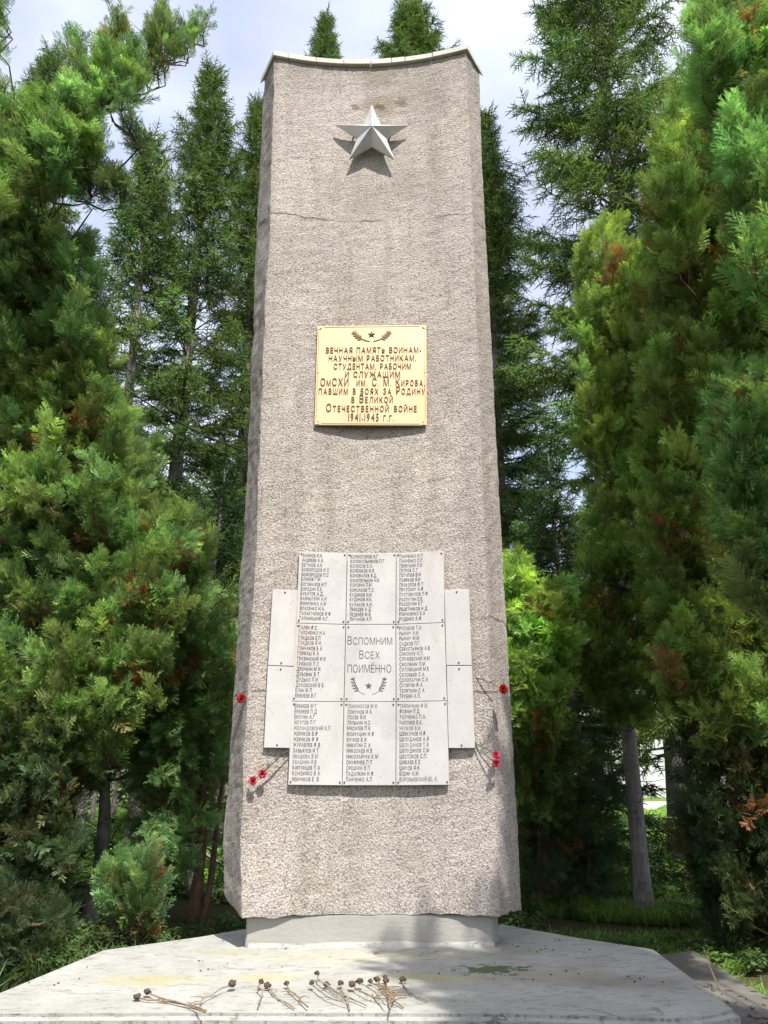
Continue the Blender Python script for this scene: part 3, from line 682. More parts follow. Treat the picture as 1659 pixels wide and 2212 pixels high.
# ------------------------------------------------------------------ foliage templates
def tri_needle(V, F, p, d, l, wd, nrm):
    s = d.cross(nrm); s = s.normalized()*wd*.5 if s.length > 1e-6 else Vector((wd,0,0))
    b = len(V); V += [p-s, p+s, p+d*l]; F.append((b, b+1, b+2))
def rot(v, ax, a): return Matrix.Rotation(a, 3, ax) @ v
def rotation_any(v, ax, a): return Matrix.Rotation(a, 3, ax) @ v
def tmpl_juniper(seed):
    r = random.Random(seed); V = []; F = []; C = []
    Z = Vector((0,0,1)); bend = r.uniform(-.15,.15)
    ax = lambda s: Vector((bend*s*s, .10*s*s, s))
    for k in range(9):                                         # stem
        tri_needle(V, F, ax(k/9), Z, .16, .018, Vector((1,0,0)) if k % 2 else Vector((0,1,0)))
    ns = 13
    for i in range(ns):
        s = .06+.86*i/(ns-1); sd = 1 if i % 2 else -1; ln = (.44*(1-s)**.7+.10)*r.uniform(.8,1.15)
        out = (Vector((sd*.75, r.uniform(-.45,.45), .75+.3*s))).normalized(); p0 = ax(s)
        m = int(5+ln*9)
        for k in range(m):
            p = p0 + out*ln*k/m + Vector((0,0,.03*(k/m)**2))
            for q in (-1, 1):
                d = (out*1.1 + rotation_any(out, Vector((0,1,0)), q*1.15)*.8 + Vector((0, r.uniform(-.5,.5), 0))).normalized()
                tri_needle(V, F, p, d, .105*r.uniform(.8,1.2), .026, Vector((r.uniform(-.5,.5),1,r.uniform(-.5,.5))))
        tri_needle(V, F, p0+out*ln*.93, out, .12, .026, Vector((0,1,0)))
    for k in range(5):
        d = Vector((r.uniform(-.4,.4), r.uniform(-.4,.4), 1)).normalized(); tri_needle(V, F, ax(.97), d, .13, .026, Vector((0,1,0)))
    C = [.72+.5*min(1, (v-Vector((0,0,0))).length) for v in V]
    return V, F, C
def tmpl_spruce(seed):
    r = random.Random(seed); V = []; F = []; C = []
    fingers = [(Vector((0,0,.70)), Vector((0,0,1)), .34)]
    for i in range(7):
        s = .06+.62*i/6; sd = 1 if i % 2 else -1
        fingers.append((Vector((0,0,s)), Vector((sd*.85, r.uniform(-.75,.75), .72)).normalized(), (.34*(1-s)+.15)*r.uniform(.75,1.25)))
    fingers.append((Vector((0,0,0)), Vector((0,0,1)), .72))
    for p0, d, ln in fingers:
        m = max(6, int(ln*46)); side = d.cross(Vector((0,1,.13))).normalized(); up = side.cross(d)
        b = len(V); rr = .030
        V += [p0+side*rr, p0-side*rr*.6+up*rr, p0-side*rr*.6-up*rr, p0+d*ln]; F += [(b,b+1,b+3),(b+1,b+2,b+3),(b+2,b,b+3)]
        for k in range(m):
            ph = k*2.4+r.random(); p = p0+d*ln*(k+.5)/m; nd = (d*.9 + (side*math.cos(ph)+up*math.sin(ph))).normalized()
            tri_needle(V, F, p, nd, .072*r.uniform(.85,1.2), .030, Vector((math.sin(ph*3), math.cos(ph*3), .4)))
        tri_needle(V, F, p0+d*ln*.95, d, .06, .03, Vector((0,1,0)))
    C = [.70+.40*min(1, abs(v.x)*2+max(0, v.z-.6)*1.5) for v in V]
    return V, F, C
def tmpl_herb(seed):
    r = random.Random(seed); V = []; F = []; C = []
    for i in range(9):
        a = r.uniform(0, 6.28); h = r.uniform(.25,.95); d = Vector((math.cos(a), math.sin(a), r.uniform(-.1,.5))).normalized(); p = Vector((0,0,h))+d*.05
        s = d.cross(Vector((0,0,1))).normalized(); l = r.uniform(.35,.55); b = len(V); wd = l*.3
        V += [p, p+d*l*.45+s*wd+Vector((0,0,.03)), p+d*l*.45-s*wd+Vector((0,0,.03)), p+d*l-Vector((0,0,.1))]; F += [(b,b+1,b+2),(b+1,b+3,b+2)]
    tri_needle(V, F, Vector((0,0,0)), Vector((0,0,1)), .95, .03, Vector((1,0,0)))
    C = [.8+.4*r.random() for _ in V]; return V, F, C
def tmpl_grass(seed):
    r = random.Random(seed); V = []; F = []
    for i in range(11):
        a = r.uniform(0, 6.28); p = Vector((math.cos(a), math.sin(a), 0))*r.uniform(0,.35); d = Vector((math.cos(a)*.4, math.sin(a)*.4, 1)).normalized(); l = r.uniform(.5,1.1)
        s = Vector((-math.sin(a), math.cos(a), 0))*.035; b = len(V); k = p+d*l*.6; e = p+d*l+Vector((math.cos(a),math.sin(a),-.4))*.3*l
        V += [p-s, p+s, k+s*.8, k-s*.8, e]; F += [(b,b+1,b+2),(b,b+2,b+3),(b+3,b+2,b+4)]
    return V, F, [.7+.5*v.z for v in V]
TM = dict(juniper=[tmpl_juniper(i) for i in (1,2,3)], spruce=[tmpl_spruce(i) for i in (4,5,6)], herb=[tmpl_herb(i) for i in (7,8,9)], grass=[tmpl_grass(i) for i in (1,2,3)])

# one node group places the sprigs (kept as vertices of role 0..2) on the vertices of role 9
def scatter_group():
    g = bpy.data.node_groups.new('sprigs_on_twigs', 'GeometryNodeTree')
    g.interface.new_socket('Geometry', in_out='INPUT', socket_type='NodeSocketGeometry'); g.interface.new_socket('Geometry', in_out='OUTPUT', socket_type='NodeSocketGeometry')
    gi = g.nodes.new('NodeGroupInput'); go = g.nodes.new('NodeGroupOutput'); K = g.links.new
    def attr(nm, ty):
        a = g.nodes.new('GeometryNodeInputNamedAttribute'); a.data_type = ty; a.inputs['Name'].default_value = nm; return a.outputs[0]
    role = attr('role', 'INT')
    def pick(r):
        s = g.nodes.new('GeometryNodeSeparateGeometry'); s.domain = 'POINT'; c = g.nodes.new('FunctionNodeCompare'); c.data_type = 'INT'; c.operation = 'EQUAL'
        K(role, c.inputs[2]); c.inputs[3].default_value = r; K(gi.outputs[0], s.inputs[0]); K(c.outputs[0], s.inputs[1]); return s.outputs[0]
    j = g.nodes.new('GeometryNodeGeometryToInstance')
    for r in (2, 1, 0): 
        n = g.nodes.new('GeometryNodeGeometryToInstance'); K(pick(r), n.inputs[0])
        if r == 2: jj = g.nodes.new('GeometryNodeJoinGeometry')
        K(n.outputs[0], jj.inputs[0])
    g.nodes.remove(j)
    ip = g.nodes.new('GeometryNodeInstanceOnPoints'); K(pick(9), ip.inputs['Points']); K(jj.outputs[0], ip.inputs['Instance'])
    ip.inputs['Pick Instance'].default_value = True; K(attr('variant', 'INT'), ip.inputs['Instance Index'])
    er = g.nodes.new('FunctionNodeEulerToRotation'); K(attr('turn', 'FLOAT_VECTOR'), er.inputs[0]); K(er.outputs[0], ip.inputs['Rotation'])
    K(attr('size', 'FLOAT'), ip.inputs['Scale']); K(ip.outputs[0], go.inputs[0]); return g
SG = scatter_group()
def crown(name, kind, P, D, S, T, parent=None, material=None, seed=0, up=None):
    """P points, D directions, S sizes, T tints -> one foliage mesh"""
    P = np.array(P, float); D = np.array(D, float); S = np.array(S, float); T = np.array(T, float); n = len(P)
    rg = np.random.default_rng(seed)
    z = D/np.linalg.norm(D, axis=1, keepdims=True); a = rg.normal(size=(n,3))
    if up is not None: a = a*.35 + np.array([0,0,1.0])[None]*0 + np.cross(z, np.array([0,0,1.0])[None]) * up
    x = a - (a*z).sum(1, keepdims=True)*z; x /= np.linalg.norm(x, axis=1, keepdims=True); y = np.cross(z, x)
    R20, R21, R22, R10, R00 = x[:,2], y[:,2], z[:,2], x[:,1], x[:,0]
    E = np.stack([np.arctan2(R21, R22), -np.arcsin(np.clip(R20,-1,1)), np.arctan2(R10, R00)], 1)
    TV = []; TF = []; TR = []; TC = []; b = 0
    for k, (V, F, C) in enumerate(TM[kind]):
        TV += [tuple(v) for v in V]; TF += [tuple(i+b for i in f) for f in F]; TR += [k]*len(V); TC += C; b += len(V)
    me = bpy.data.meshes.new(name); me.from_pydata(TV + [tuple(p) for p in P], [], TF)
    nt_ = len(TV)
    def A(nm, ty, data, key='value'):
        a = me.attributes.new(nm, ty, 'POINT'); a.data.foreach_set(key, np.ascontiguousarray(data).ravel())
    A('role', 'INT', np.array(TR+[9]*n, np.int32)); A('variant', 'INT', np.concatenate([np.zeros(nt_), rg.integers(0,3,n)]).astype(np.int32))
    A('turn', 'FLOAT_VECTOR', np.vstack([np.zeros((nt_,3)), E]).astype(np.float32), 'vector')
    A('size', 'FLOAT', np.concatenate([np.ones(nt_), S]).astype(np.float32))
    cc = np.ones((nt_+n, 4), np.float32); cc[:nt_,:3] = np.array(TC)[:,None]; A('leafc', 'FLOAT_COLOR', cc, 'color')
    tt = np.ones((nt_+n, 4), np.float32); tt[nt_:,:3] = T; A('tint', 'FLOAT_COLOR', tt, 'color')
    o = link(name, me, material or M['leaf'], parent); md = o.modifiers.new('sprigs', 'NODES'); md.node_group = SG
    return o

def inpoly(x, y, poly):
    c = False; j = len(poly)-1
    for i in range(len(poly)):
        xi, yi = poly[i]; xj, yj = poly[j]
        if (yi > y) != (yj > y) and x < (xj-xi)*(y-yi)/(yj-yi)+xi: c = not c
        j = i
    return c
TG = [1.2, 1.12, 1.8]
BROWN = (.28,.125,.055)
def juniper(label, base, ztop_, regions, trunk_r=.09, tint=(.075,.135,.03), seed=0, name='juniper_tree', cat='tree', pale=False, stems=1, group=None):
    """regions: list of (polygon in photograph pixels, depth from, depth to, spacing px, droop, plume length, sprigs, tint gain)"""
    r = random.Random(seed); root = empty(name, base, label, cat, group); B = Vector(base)
    if ztop_ > 1: ztop_ = max(at(u, v, (g_[1]+g_[2])/2).z for g_ in regions for u, v in g_[0])-.5
    trunks = []
    for s in range(stems):
        ox, oy = (r.uniform(-.22,.22), r.uniform(0,.2)) if s else (0, 0)
        pts = []; rr = []; nseg = 12; H = (ztop_-B.z)*(.93 if s == 0 else r.uniform(.5,.75)); lean = (r.uniform(-.03,.03), r.uniform(-.01,.04))
        for i in range(nseg+1):
            f = i/nseg; pts.append(B + Vector((ox*f*2+lean[0]*H*f+.05*math.sin(f*5+s)+ox*.3, oy*f*2+lean[1]*H*f+.04*math.sin(f*7+s), H*f-.1*(1-f)))); rr.append(trunk_r*(1-.93*f**1.5)*(1.25 if i == 0 else 1)*(1 if s == 0 else .6))
        trunks.append((pts, rr, H))
    for k, (pts, rr, H) in enumerate(trunks):
        vs, fs = tube(pts, rr, 10); link('trunk', mesh('trunk', vs, fs, True), M['paleb'] if pale else M['junb'], root)
    P, D, S, T = [], [], [], []; LV, LF = [], []; allc = []; spec = {}
    for (poly, y0, y1, sp, droop, pl_, ns_, gain) in regions:
        sp *= .76; pl_ *= .74; ns_ *= .52
        us = [p[0] for p in poly]; vs_ = [p[1] for p in poly]; cand = []; area = (max(us)-min(us))*(max(vs_)-min(vs_))
        for _ in range(int(area/(sp*sp)*14)):
            u, v = r.uniform(min(us), max(us)), r.uniform(min(vs_), max(vs_))
            if inpoly(u, v, poly) and all((u-a)**2+(v-b)**2 > (sp*(.55 if r.random() < .5 else .8))**2 for a, b, _ in cand): cand.append((u, v, r.uniform(y0, y1)))
        for (u, v, Y) in cand:
            c = at(u, v, Y)
            if c.z < GZ+.1: continue
            spec[tuple(c)] = (droop, pl_, ns_, gain)
            allc.append(c)
    allc.sort(key=lambda c: min((Vector((c.x-t_[0][0].x, c.y-t_[0][0].y, 0))).length + abs(c.z-t_[0][len(t_[0])//2].z)*.3 for t_ in trunks))
    nodes = [(q, None) for t_ in trunks for i_ in range(len(t_[0])-1) for q in (t_[0][i_], t_[0][i_].lerp(t_[0][i_+1], .5)) if q.z > B.z+.5]
    for c in allc:
        droop, pl_, ns_, gain = spec[tuple(c)]
        if 1:
            pts = trunks[0][0]
            hd = Vector((c.x-pts[0].x, c.y-pts[0].y, 0)); dist = hd.length
            out = hd.normalized() if dist > .05 else Vector((r.uniform(-1,1), -1, 0)).normalized()
            ax = (out*.55 + Vector((r.uniform(-.35,.35), r.uniform(-.35,.15)-.15, .75*(1-droop)-.65*droop))).normalized()
            ln = pl_*r.uniform(.7,1.2); a0 = c - ax*ln*.55
            tp = min(nodes, key=lambda n_: (n_[0]-a0).length + max(0, n_[0].z-a0.z+.1)*1.5)[0]; dl = (tp-a0).length
            mid = tp.lerp(a0, .5) + Vector((r.uniform(-.05,.05), r.uniform(-.05,.05), -.08*dl)); w_ = .006+.016*min(dl,1.5)
            tube([tp, mid, a0, a0+ax*ln*.8], [w_, w_*.75, .007, .002], 5, LV, LF, False)
            nodes.append((a0+ax*ln*.2, None))
            for _ in range(2 if r.random() < .35 else 0):
                e0 = a0+ax*ln*r.uniform(0,.5); e1 = e0+Vector((r.uniform(-.22,.22), r.uniform(-.3,.05), r.uniform(-.12,.16))); tube([e0, e0.lerp(e1,.5)+Vector((0,0,.03)), e1], [.005,.0035,.0012], 3, LV, LF, False)
            brown = r.random() < .035; dry = r.random() < .13
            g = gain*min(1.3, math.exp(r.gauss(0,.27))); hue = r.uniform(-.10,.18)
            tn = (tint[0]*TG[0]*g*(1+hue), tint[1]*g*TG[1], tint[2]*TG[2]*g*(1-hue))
            if dry: tn = tuple(a*.6+b*.4*.8 for a, b in zip(tn, (.20,.13,.05)))
            n_ = int(ns_*r.uniform(.75,1.25)); sd = ax.cross(Vector((.2,.3,1))).normalized(); up = sd.cross(ax)
            for q in range(n_):
                s = r.random()**.85; ph = r.uniform(0, 6.283); rad = sd*math.cos(ph)+up*math.sin(ph)
                p = a0 + ax*ln*s + rad*r.uniform(0,.13)*(1-s*.75)*(pl_/.6) + Vector((0,0,-.16*droop*s*s))
                op = r.uniform(.45,1.15)*(1-.45*s); d = ax*math.cos(op)+rad*math.sin(op)+Vector((0,0,-.35*droop+.12*(1-droop)))
                P.append(p); D.append(d); S.append(r.triangular(.08,.27,.15)*(1-.2*s)*(pl_/.45)**.5)
                t2 = tn
                j = math.exp(r.gauss(0,.26))
                if brown and r.random() < .7: t2 = BROWN
                elif s < .3 and r.random() < .16: t2 = tuple(a*.45+b*.6 for a, b in zip(tn, BROWN))
                T.append(tuple(x*j for x in t2))
    link('branches', mesh('branches', LV, LF), M['junb'], root)['kind'] = 'stuff'
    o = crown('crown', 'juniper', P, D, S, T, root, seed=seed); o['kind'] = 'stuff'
    return root, len(P)

def spruce(label, base, height, rad, seed=0, crown_from=1.2, tint=(.16,.26,.072), dens=1.35, sprig=.36, whorl=.24, name='spruce_tree', trunk_r=None, pale=False, group=None, power=.8, gaps=.12, cull=None):
    r = random.Random(seed); B = Vector(base); root = empty(name, base, label, 'tree', group)
    tr = trunk_r or height*.0105; pts = []; rr = []
    for i in range(15):
        f = i/14; pts.append(B+Vector((.06*math.sin(f*4+seed), .05*math.cos(f*3+seed)-.05, height*f-.12*(1-f)))); rr.append(tr*(1-f)**.8+.012+(tr*.45 if i == 0 else 0))
    vs, fs = tube(pts, rr, 10); link('trunk', mesh('trunk', vs, fs, True), M['paleb'] if pale else M['spruceb'], root)
    def tp(z): f = max(0, min(.999, (z-B.z)/height)); k = int(f*14); return pts[k].lerp(pts[k+1], f*14-k)
    P, D, S, T = [], [], [], []; LV, LF = [], []
    z = crown_from; 
    while z < height-.15:
        f = z/height; L_ = rad*((1-f)**power)*1.12 + .10
        nb = 5 if L_ > .5 else 4
        a0 = r.uniform(0, 6.28)
        for k in range(nb):
            if r.random() < gaps*.6 and f < .8: continue
            a = a0+6.283*k/nb+r.uniform(-.3,.3); L2 = L_*r.uniform(.45,1.15); el = .88*f**1.5-.15*(1-f)+r.uniform(-.22,.22)
            o_ = Vector((math.cos(a), math.sin(a), 0)); p0 = tp(B.z+z+r.uniform(-.1,.1)); bp = []
            for i in range(6):
                s = i/5; bp.append(p0 + o_*L2*s*math.cos(el) + Vector((0,0, L2*(math.sin(el)*s - .28*(1-f)*s*(1-s*.75) + .10*s**3))))
            tube(bp, [.010+.010*L2, .008+.008*L2, .007+.005*L2, .006, .004, .002], 4, LV, LF, False)
            if r.random() < gaps and f < .75: continue           # bare dead branch
            g = math.exp(r.gauss(0,.2)); hue = r.uniform(-.12,.15); tn = (tint[0]*g*(1+hue), tint[1]*g, tint[2]*g*(1-hue))
            st = .12 if L2 < .9 else .28
            m = max(3, int(L2*(1-st)/.115*dens)); side = Vector((-o_.y, o_.x, 0))
            for i in range(m):
                s = st+(1-st)*(i+r.random()*.7)/m; k2 = min(4, int(s*5)); c = bp[k2].lerp(bp[k2+1], s*5-k2)
                for sd in ((1, -1) if s < .97 else (1,)):
                    l3 = max(.0, (.34*L2*(1-s)+.06)*r.uniform(.6,1.2)); d3 = (o_*.75 + side*sd*.85 + Vector((0,0,-.30-.45*r.random()*(1-f)))).normalized()
                    q = 0.0
                    while True:
                        P.append(c+d3*q); dd = (d3+Vector((r.uniform(-.5,.5), r.uniform(-.5,.5), r.uniform(-.4,.45)))); D.append(dd); S.append(sprig*r.uniform(.7,1.1)*(.65+.35*min(1,L2)))
                        j = math.exp(r.gauss(0,.14)); T.append(tuple(x*j for x in tn)); q += sprig*.6
                        if q > l3: break
            P.append(bp[4]); D.append(bp[5]-bp[4]); S.append(sprig); T.append(tn)
        z += whorl*(1.0-.45*f)*r.uniform(.8,1.2)
    top = pts[-1]
    for k in range(5): P.append(top-Vector((0,0,.1+.12*k))); D.append(Vector((r.uniform(-.4,.4), r.uniform(-.4,.4), 1))); S.append(sprig*.8); T.append(tint)
    for k in range(int(height*5)):                               # dead twigs inside the crown
        zz = r.uniform(.6, height*.7); a = r.uniform(0, 6.28); p0 = tp(B.z+zz); l = r.uniform(.3,1.1)*min(1, rad); e = p0+Vector((math.cos(a)*l, math.sin(a)*l, r.uniform(-.35,.05)*l)); mid = p0.lerp(e,.5)+Vector((0,0,.06))
        tube([p0, mid, e], [.009,.006,.002], 3, LV, LF, False)
        for q in range(3):
            s = p0.lerp(e, r.uniform(.3,.95)); tube([s, s+Vector((r.uniform(-.2,.2), r.uniform(-.2,.2), r.uniform(-.2,.05)))], [.004,.001], 3, LV, LF, False)
    link('branches', mesh('branches', LV, LF), M['spruceb'], root)['kind'] = 'stuff'
    o = crown('crown', 'spruce', P, D, S, T, root, seed=seed, up=.5); o['kind'] = 'stuff'
    return root, len(P)
def copy_tree(o, loc, rz, sc, label=None):
    c = o.copy(); COL.objects.link(c); c.location = loc; c.rotation_euler = (0,0,rz); c.scale = (sc, sc, sc)
    if label: c['label'] = label
    for ch in [q for q in bpy.data.objects if q.parent == o]:
        d = ch.copy(); COL.objects.link(d); d.parent = c; d.matrix_parent_inverse = ch.matrix_parent_inverse.copy()
    return c
def gpos(u, Y): p = at(u, 1990, Y); return (p.x, p.y, GZ)
def top_h(u, v, Y): return at(u, v, Y).z - GZ
cnt = 0
# tall spruces -------------------------------------------------------
def S_(label, u, vtop, Y, ubase=None, **k):
    global cnt
    p = at(u, vtop, Y); r_, n_ = spruce(label, (p.x, Y, GZ), p.z-GZ, **k); cnt += n_; return r_
S_('spruce with a slender pointed top, tallest of the pair left of the stele', 456, 148, 8.5, rad=1.75, seed=11, crown_from=4.2, power=.62, gaps=.3, dens=1.15)
S_('lower ragged spruce standing left of the slender pointed one', 335, 300, 7.8, rad=1.6, seed=12, crown_from=4.4, power=.6, gaps=.4, pale=True, dens=1.1)
S_('spruce half hidden behind the left edge of the stele', 566, 225, 10, rad=1.6, seed=13, crown_from=2.5, power=.7, gaps=.2)
S_('narrow spruce tip peeking over the left part of the coping', 707, 38, 13, rad=3.2, seed=14, crown_from=9, power=.8)
S_('wide spruce top rising above the right part of the coping', 890, 2, 12, rad=5.5, seed=15, crown_from=8, power=.8)
S_('spruce close behind the right edge of the stele', 1040, 250, 9.5, rad=1.4, seed=16, crown_from=2.0, power=.6, gaps=.22)
S_('tallest open crowned spruce with visible grey trunk right of the stele', 1228, -420, 6.8, rad=2.1, seed=17, crown_from=1.8, power=.42, gaps=.27, dens=1.2, pale=True, tint=(.20,.32,.09))
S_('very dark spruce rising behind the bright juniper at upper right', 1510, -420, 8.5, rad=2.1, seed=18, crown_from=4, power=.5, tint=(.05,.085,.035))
S_('dark spruce beyond the left junipers near the frame edge', 120, 120, 11, rad=2.2, seed=19, crown_from=3, power=.6)
S_('young green spruce between the stele and the tall open spruce', 1190, 985, 5.6, rad=1.35, seed=20, crown_from=.6, power=.7, tint=(.06,.12,.03), sprig=.26)
S_('young spruce behind the left edge of the stele at mid height', 480, 1010, 5.5, rad=1.15, seed=22, crown_from=.7, power=.7, tint=(.05,.11,.03), sprig=.26)
# junipers -------------------------------------------------------------
def J_(*a, **k):
    global cnt
    r_, n_ = juniper(*a, **k); cnt += n_; return r_
b = at(60, 1900, 3.0)
J_('big juniper at the left with a long limb arching up against the sky', (b.x, 3.0, GZ), 5.2, [
    ([(-60,235),(20,225),(90,225),(120,200),(175,190),(205,240),(205,330),(205,395),(150,420),(100,412),(60,430),(-60,450)], .5, 1.5, 37, .42, .55, 60, 1.5),
    ([(135,100),(160,92),(190,125),(185,165),(160,150)], .7, 1.1, 30, .25, .42, 30, 1.1),
    ([(190,185),(215,130),(245,85),(262,60),(290,110),(310,150),(300,200),(250,225)], .6, 1.2, 33, .3, .46, 48, 1.5),
    ([(245,45),(262,48),(262,80),(245,80)], .7, 1.0, 26, -.1, .36, 26, 1.2), ([(325,40),(345,35),(385,75),(375,125),(345,155),(315,130)], .7, 1.1, 29, .15, .38, 30, 1.2),
    ([(388,80),(415,62),(445,40),(452,46),(425,75),(405,105),(425,125),(405,125)], .7, 1.0, 26, .1, .32, 20, 1.2),
    ([(262,235),(290,262),(318,300),(328,322),(300,320),(272,275)], .8, 1.2, 28, .7, .38, 28, .75),
    ([(215,365),(265,390),(292,412),(262,428),(215,420)], .9, 1.4, 32, .55, .42, 34, .8),
    ([(-60,480),(60,500),(120,520),(190,520),(205,600),(190,700),(140,740),(-60,750)], 1.2, 2.2, 37, .25, .55, 60, 1.4),
    ([(-60,470),(40,460),(90,500),(60,600),(-60,650)], 1.0, 1.5, 37, .3, .55, 56, .95),
    ([(-30,-30),(8,-10),(12,40),(-10,110),(-60,110)], .4, .8, 30, .4, .4, 30, 1.0)], .13, (.11,.20,.045), 31, stems=3)
b = at(120, 1900, 3.2)
J_('bushy yellow green juniper filling the left side with brown dead sprays', (b.x, 3.2, GZ), 3.6, [
    ([(-60,760),(180,720),(225,690),(250,860),(280,960),(250,1060),(200,1100),(-60,1100)], 1.6, 2.6, 36, .15, .55, 60, 1.45),
    ([(-60,1100),(260,1050),(400,1180),(420,1290),(380,1420),(300,1560),(200,1660),(-60,1560)], 1.9, 3.0, 36, .15, .55, 60, 1.35),
    ([(280,1120),(400,1110),(455,1180),(440,1230),(330,1260)], 2.2, 2.9, 34, .1, .45, 44, 1.3)], .10, (0.130,0.218,0.045), 32, stems=3)
b = at(192, 1960, 3.3)
J_('juniper with one bare pale grey trunk left of the podium', (b.x, 3.3, GZ), 3.9, [
    ([(150,1350),(330,1300),(430,1380),(400,1560),(300,1640),(170,1620)], 2.9, 3.9, 37, .25, .55, 54, 1.15)], .078, (0.098,0.185,0.041), 33, pale=True)
b = at(415, 1930, 3.4)
J_('thin drooping juniper close to the left side of the stele', (b.x, 3.4, GZ), 2.7, [
    ([(380,1300),(500,1260),(505,1500),(480,1640),(440,1800),(400,1880),(330,1760),(360,1560)], 2.6, 3.8, 40, .5, .5, 46, 1.25),
    ([(300,1640),(350,1640),(360,1800),(320,1840)], 3.0, 3.6, 36, .6, .45, 36, 1.2)], .06, (0.111,0.205,0.045), 34, stems=2)
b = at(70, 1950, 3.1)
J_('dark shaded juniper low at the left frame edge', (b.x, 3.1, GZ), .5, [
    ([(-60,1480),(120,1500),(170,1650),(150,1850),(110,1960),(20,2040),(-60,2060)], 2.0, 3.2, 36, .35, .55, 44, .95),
    ([(-60,1890),(60,1940),(150,1965),(110,2030),(40,2060),(-60,2080)], 1.0, 1.8, 36, .3, .45, 40, .8)], .08, (0.078,0.132,0.037), 35, stems=3)  # darker tint puts part of the shade into the foliage colour
b = at(285, 1985, 1.9)
J_('small fluffy juniper shrub beside the left back edge of the podium', (b.x, 1.9, GZ), .3, [
    ([(225,1890),(270,1860),(330,1850),(345,1940),(320,1990),(250,1990)], 1.6, 2.2, 26, .0, .34, 34, 1.1)], .02, (0.111,0.211,0.050), 36, name='juniper_shrub', cat='shrub')
TG = [1.55, 1.38, 1.9]
# right side
b = at(1392, 1975, 3.6)
J_('juniper with a straight bare grey trunk right of the podium', (b.x, 3.6, GZ), 4.4, [
    ([(1265,530),(1290,495),(1335,490),(1350,560),(1400,540),(1440,620),(1420,800),(1330,860),(1270,760),(1245,640)], 2.4, 3.4, 36, .08, .55, 62, 1.2),
    ([(1260,800),(1350,830),(1440,780),(1470,1000),(1420,1200),(1300,1220),(1262,1120),(1310,1060),(1260,960)], 2.6, 3.6, 36, .15, .55, 60, 1.2),
    ([(1262,1200),(1420,1150),(1480,1300),(1450,1480),(1380,1570),(1290,1530),(1255,1350)], 2.8, 3.8, 36, .2, .55, 54, 1.0)], .088, (0.137,0.231,0.045), 41, pale=True, stems=1)
b = at(1790, 1900, 2.9)
J_('massive bright juniper filling the right side with rust brown patches', (b.x, 2.9, GZ), 5.6, [
    ([(1440,300),(1470,210),(1520,170),(1580,190),(1700,260),(1700,620),(1620,620),(1540,560),(1430,560),(1410,420)], .6, 1.8, 36, .06, .6, 64, 1.15),
    ([(1420,540),(1560,560),(1700,600),(1700,1000),(1420,980),(1400,760)], 1.0, 2.2, 37, .12, .58, 60, 1.15),
    ([(1400,960),(1700,960),(1700,1600),(1560,1640),(1450,1500),(1400,1250)], 1.2, 2.4, 37, .2, .55, 56, 1.0)], .14, (0.130,0.224,0.045), 42, stems=4)
b = at(1690, 1900, .6)
J_('near juniper at the right frame edge with fresh blue green sprays', (b.x+1.2, .9, GZ), 6.0, [
    ([(1500,60),(1580,-20),(1720,-40),(1720,700),(1640,620),(1590,420),(1530,250)], -.9, .0, 40, .2, .55, 62, 1.2),
    ([(1560,900),(1610,830),(1720,800),(1720,1330),(1620,1300),(1580,1120)], -.7, .2, 36, .12, .5, 56, .8)], .12, (0.111,0.231,0.056), 43, stems=3)
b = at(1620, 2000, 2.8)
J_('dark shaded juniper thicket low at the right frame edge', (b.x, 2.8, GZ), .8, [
    ([(1500,1560),(1720,1500),(1720,2160),(1640,2110),(1560,2020),(1510,1900),(1480,1740)], 1.3, 2.6, 36, .3, .55, 44, .6)], .09, (0.065,0.119,0.037), 44, stems=4)  # dark tint and low gain paint the shade into the needles
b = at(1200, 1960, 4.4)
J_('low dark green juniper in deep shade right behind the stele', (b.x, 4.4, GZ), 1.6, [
    ([(1110,1560),(1230,1590),(1320,1700),(1310,1900),(1250,1960),(1130,1950)], 3.6, 5.0, 36, .4, .55, 46, .55)], .07, (0.065,0.139,0.044), 45, stems=2)  # deep shade is also put into the colour by a darkened tint
b = at(1165, 1960, 4.3)
J_('bright yellow green young juniper touching the right side of the stele', (b.x, 4.3, GZ), 2.4, [
    ([(1085,1230),(1110,1185),(1140,1240),(1175,1290),(1200,1240),(1240,1340),(1225,1440),(1190,1570),(1120,1580),(1090,1500)], 2.4, 3.2, 32, .45, .5, 60, 1.7),
    ([(1095,1560),(1190,1570),(1240,1640),(1180,1760),(1110,1720)], 2.6, 3.4, 36, .5, .5, 44, .6)], .03, (.13,.225,.045), 46)  # lower sprays get a much lower gain, shade painted as colour
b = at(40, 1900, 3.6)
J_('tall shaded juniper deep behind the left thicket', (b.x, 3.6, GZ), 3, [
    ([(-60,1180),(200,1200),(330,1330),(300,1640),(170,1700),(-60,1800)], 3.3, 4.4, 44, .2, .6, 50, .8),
    ([(240,900),(330,980),(330,1150),(240,1120)], 3.6, 4.4, 44, .2, .6, 46, 1.0)], .08, (.10,.18,.04), 47, stems=2)
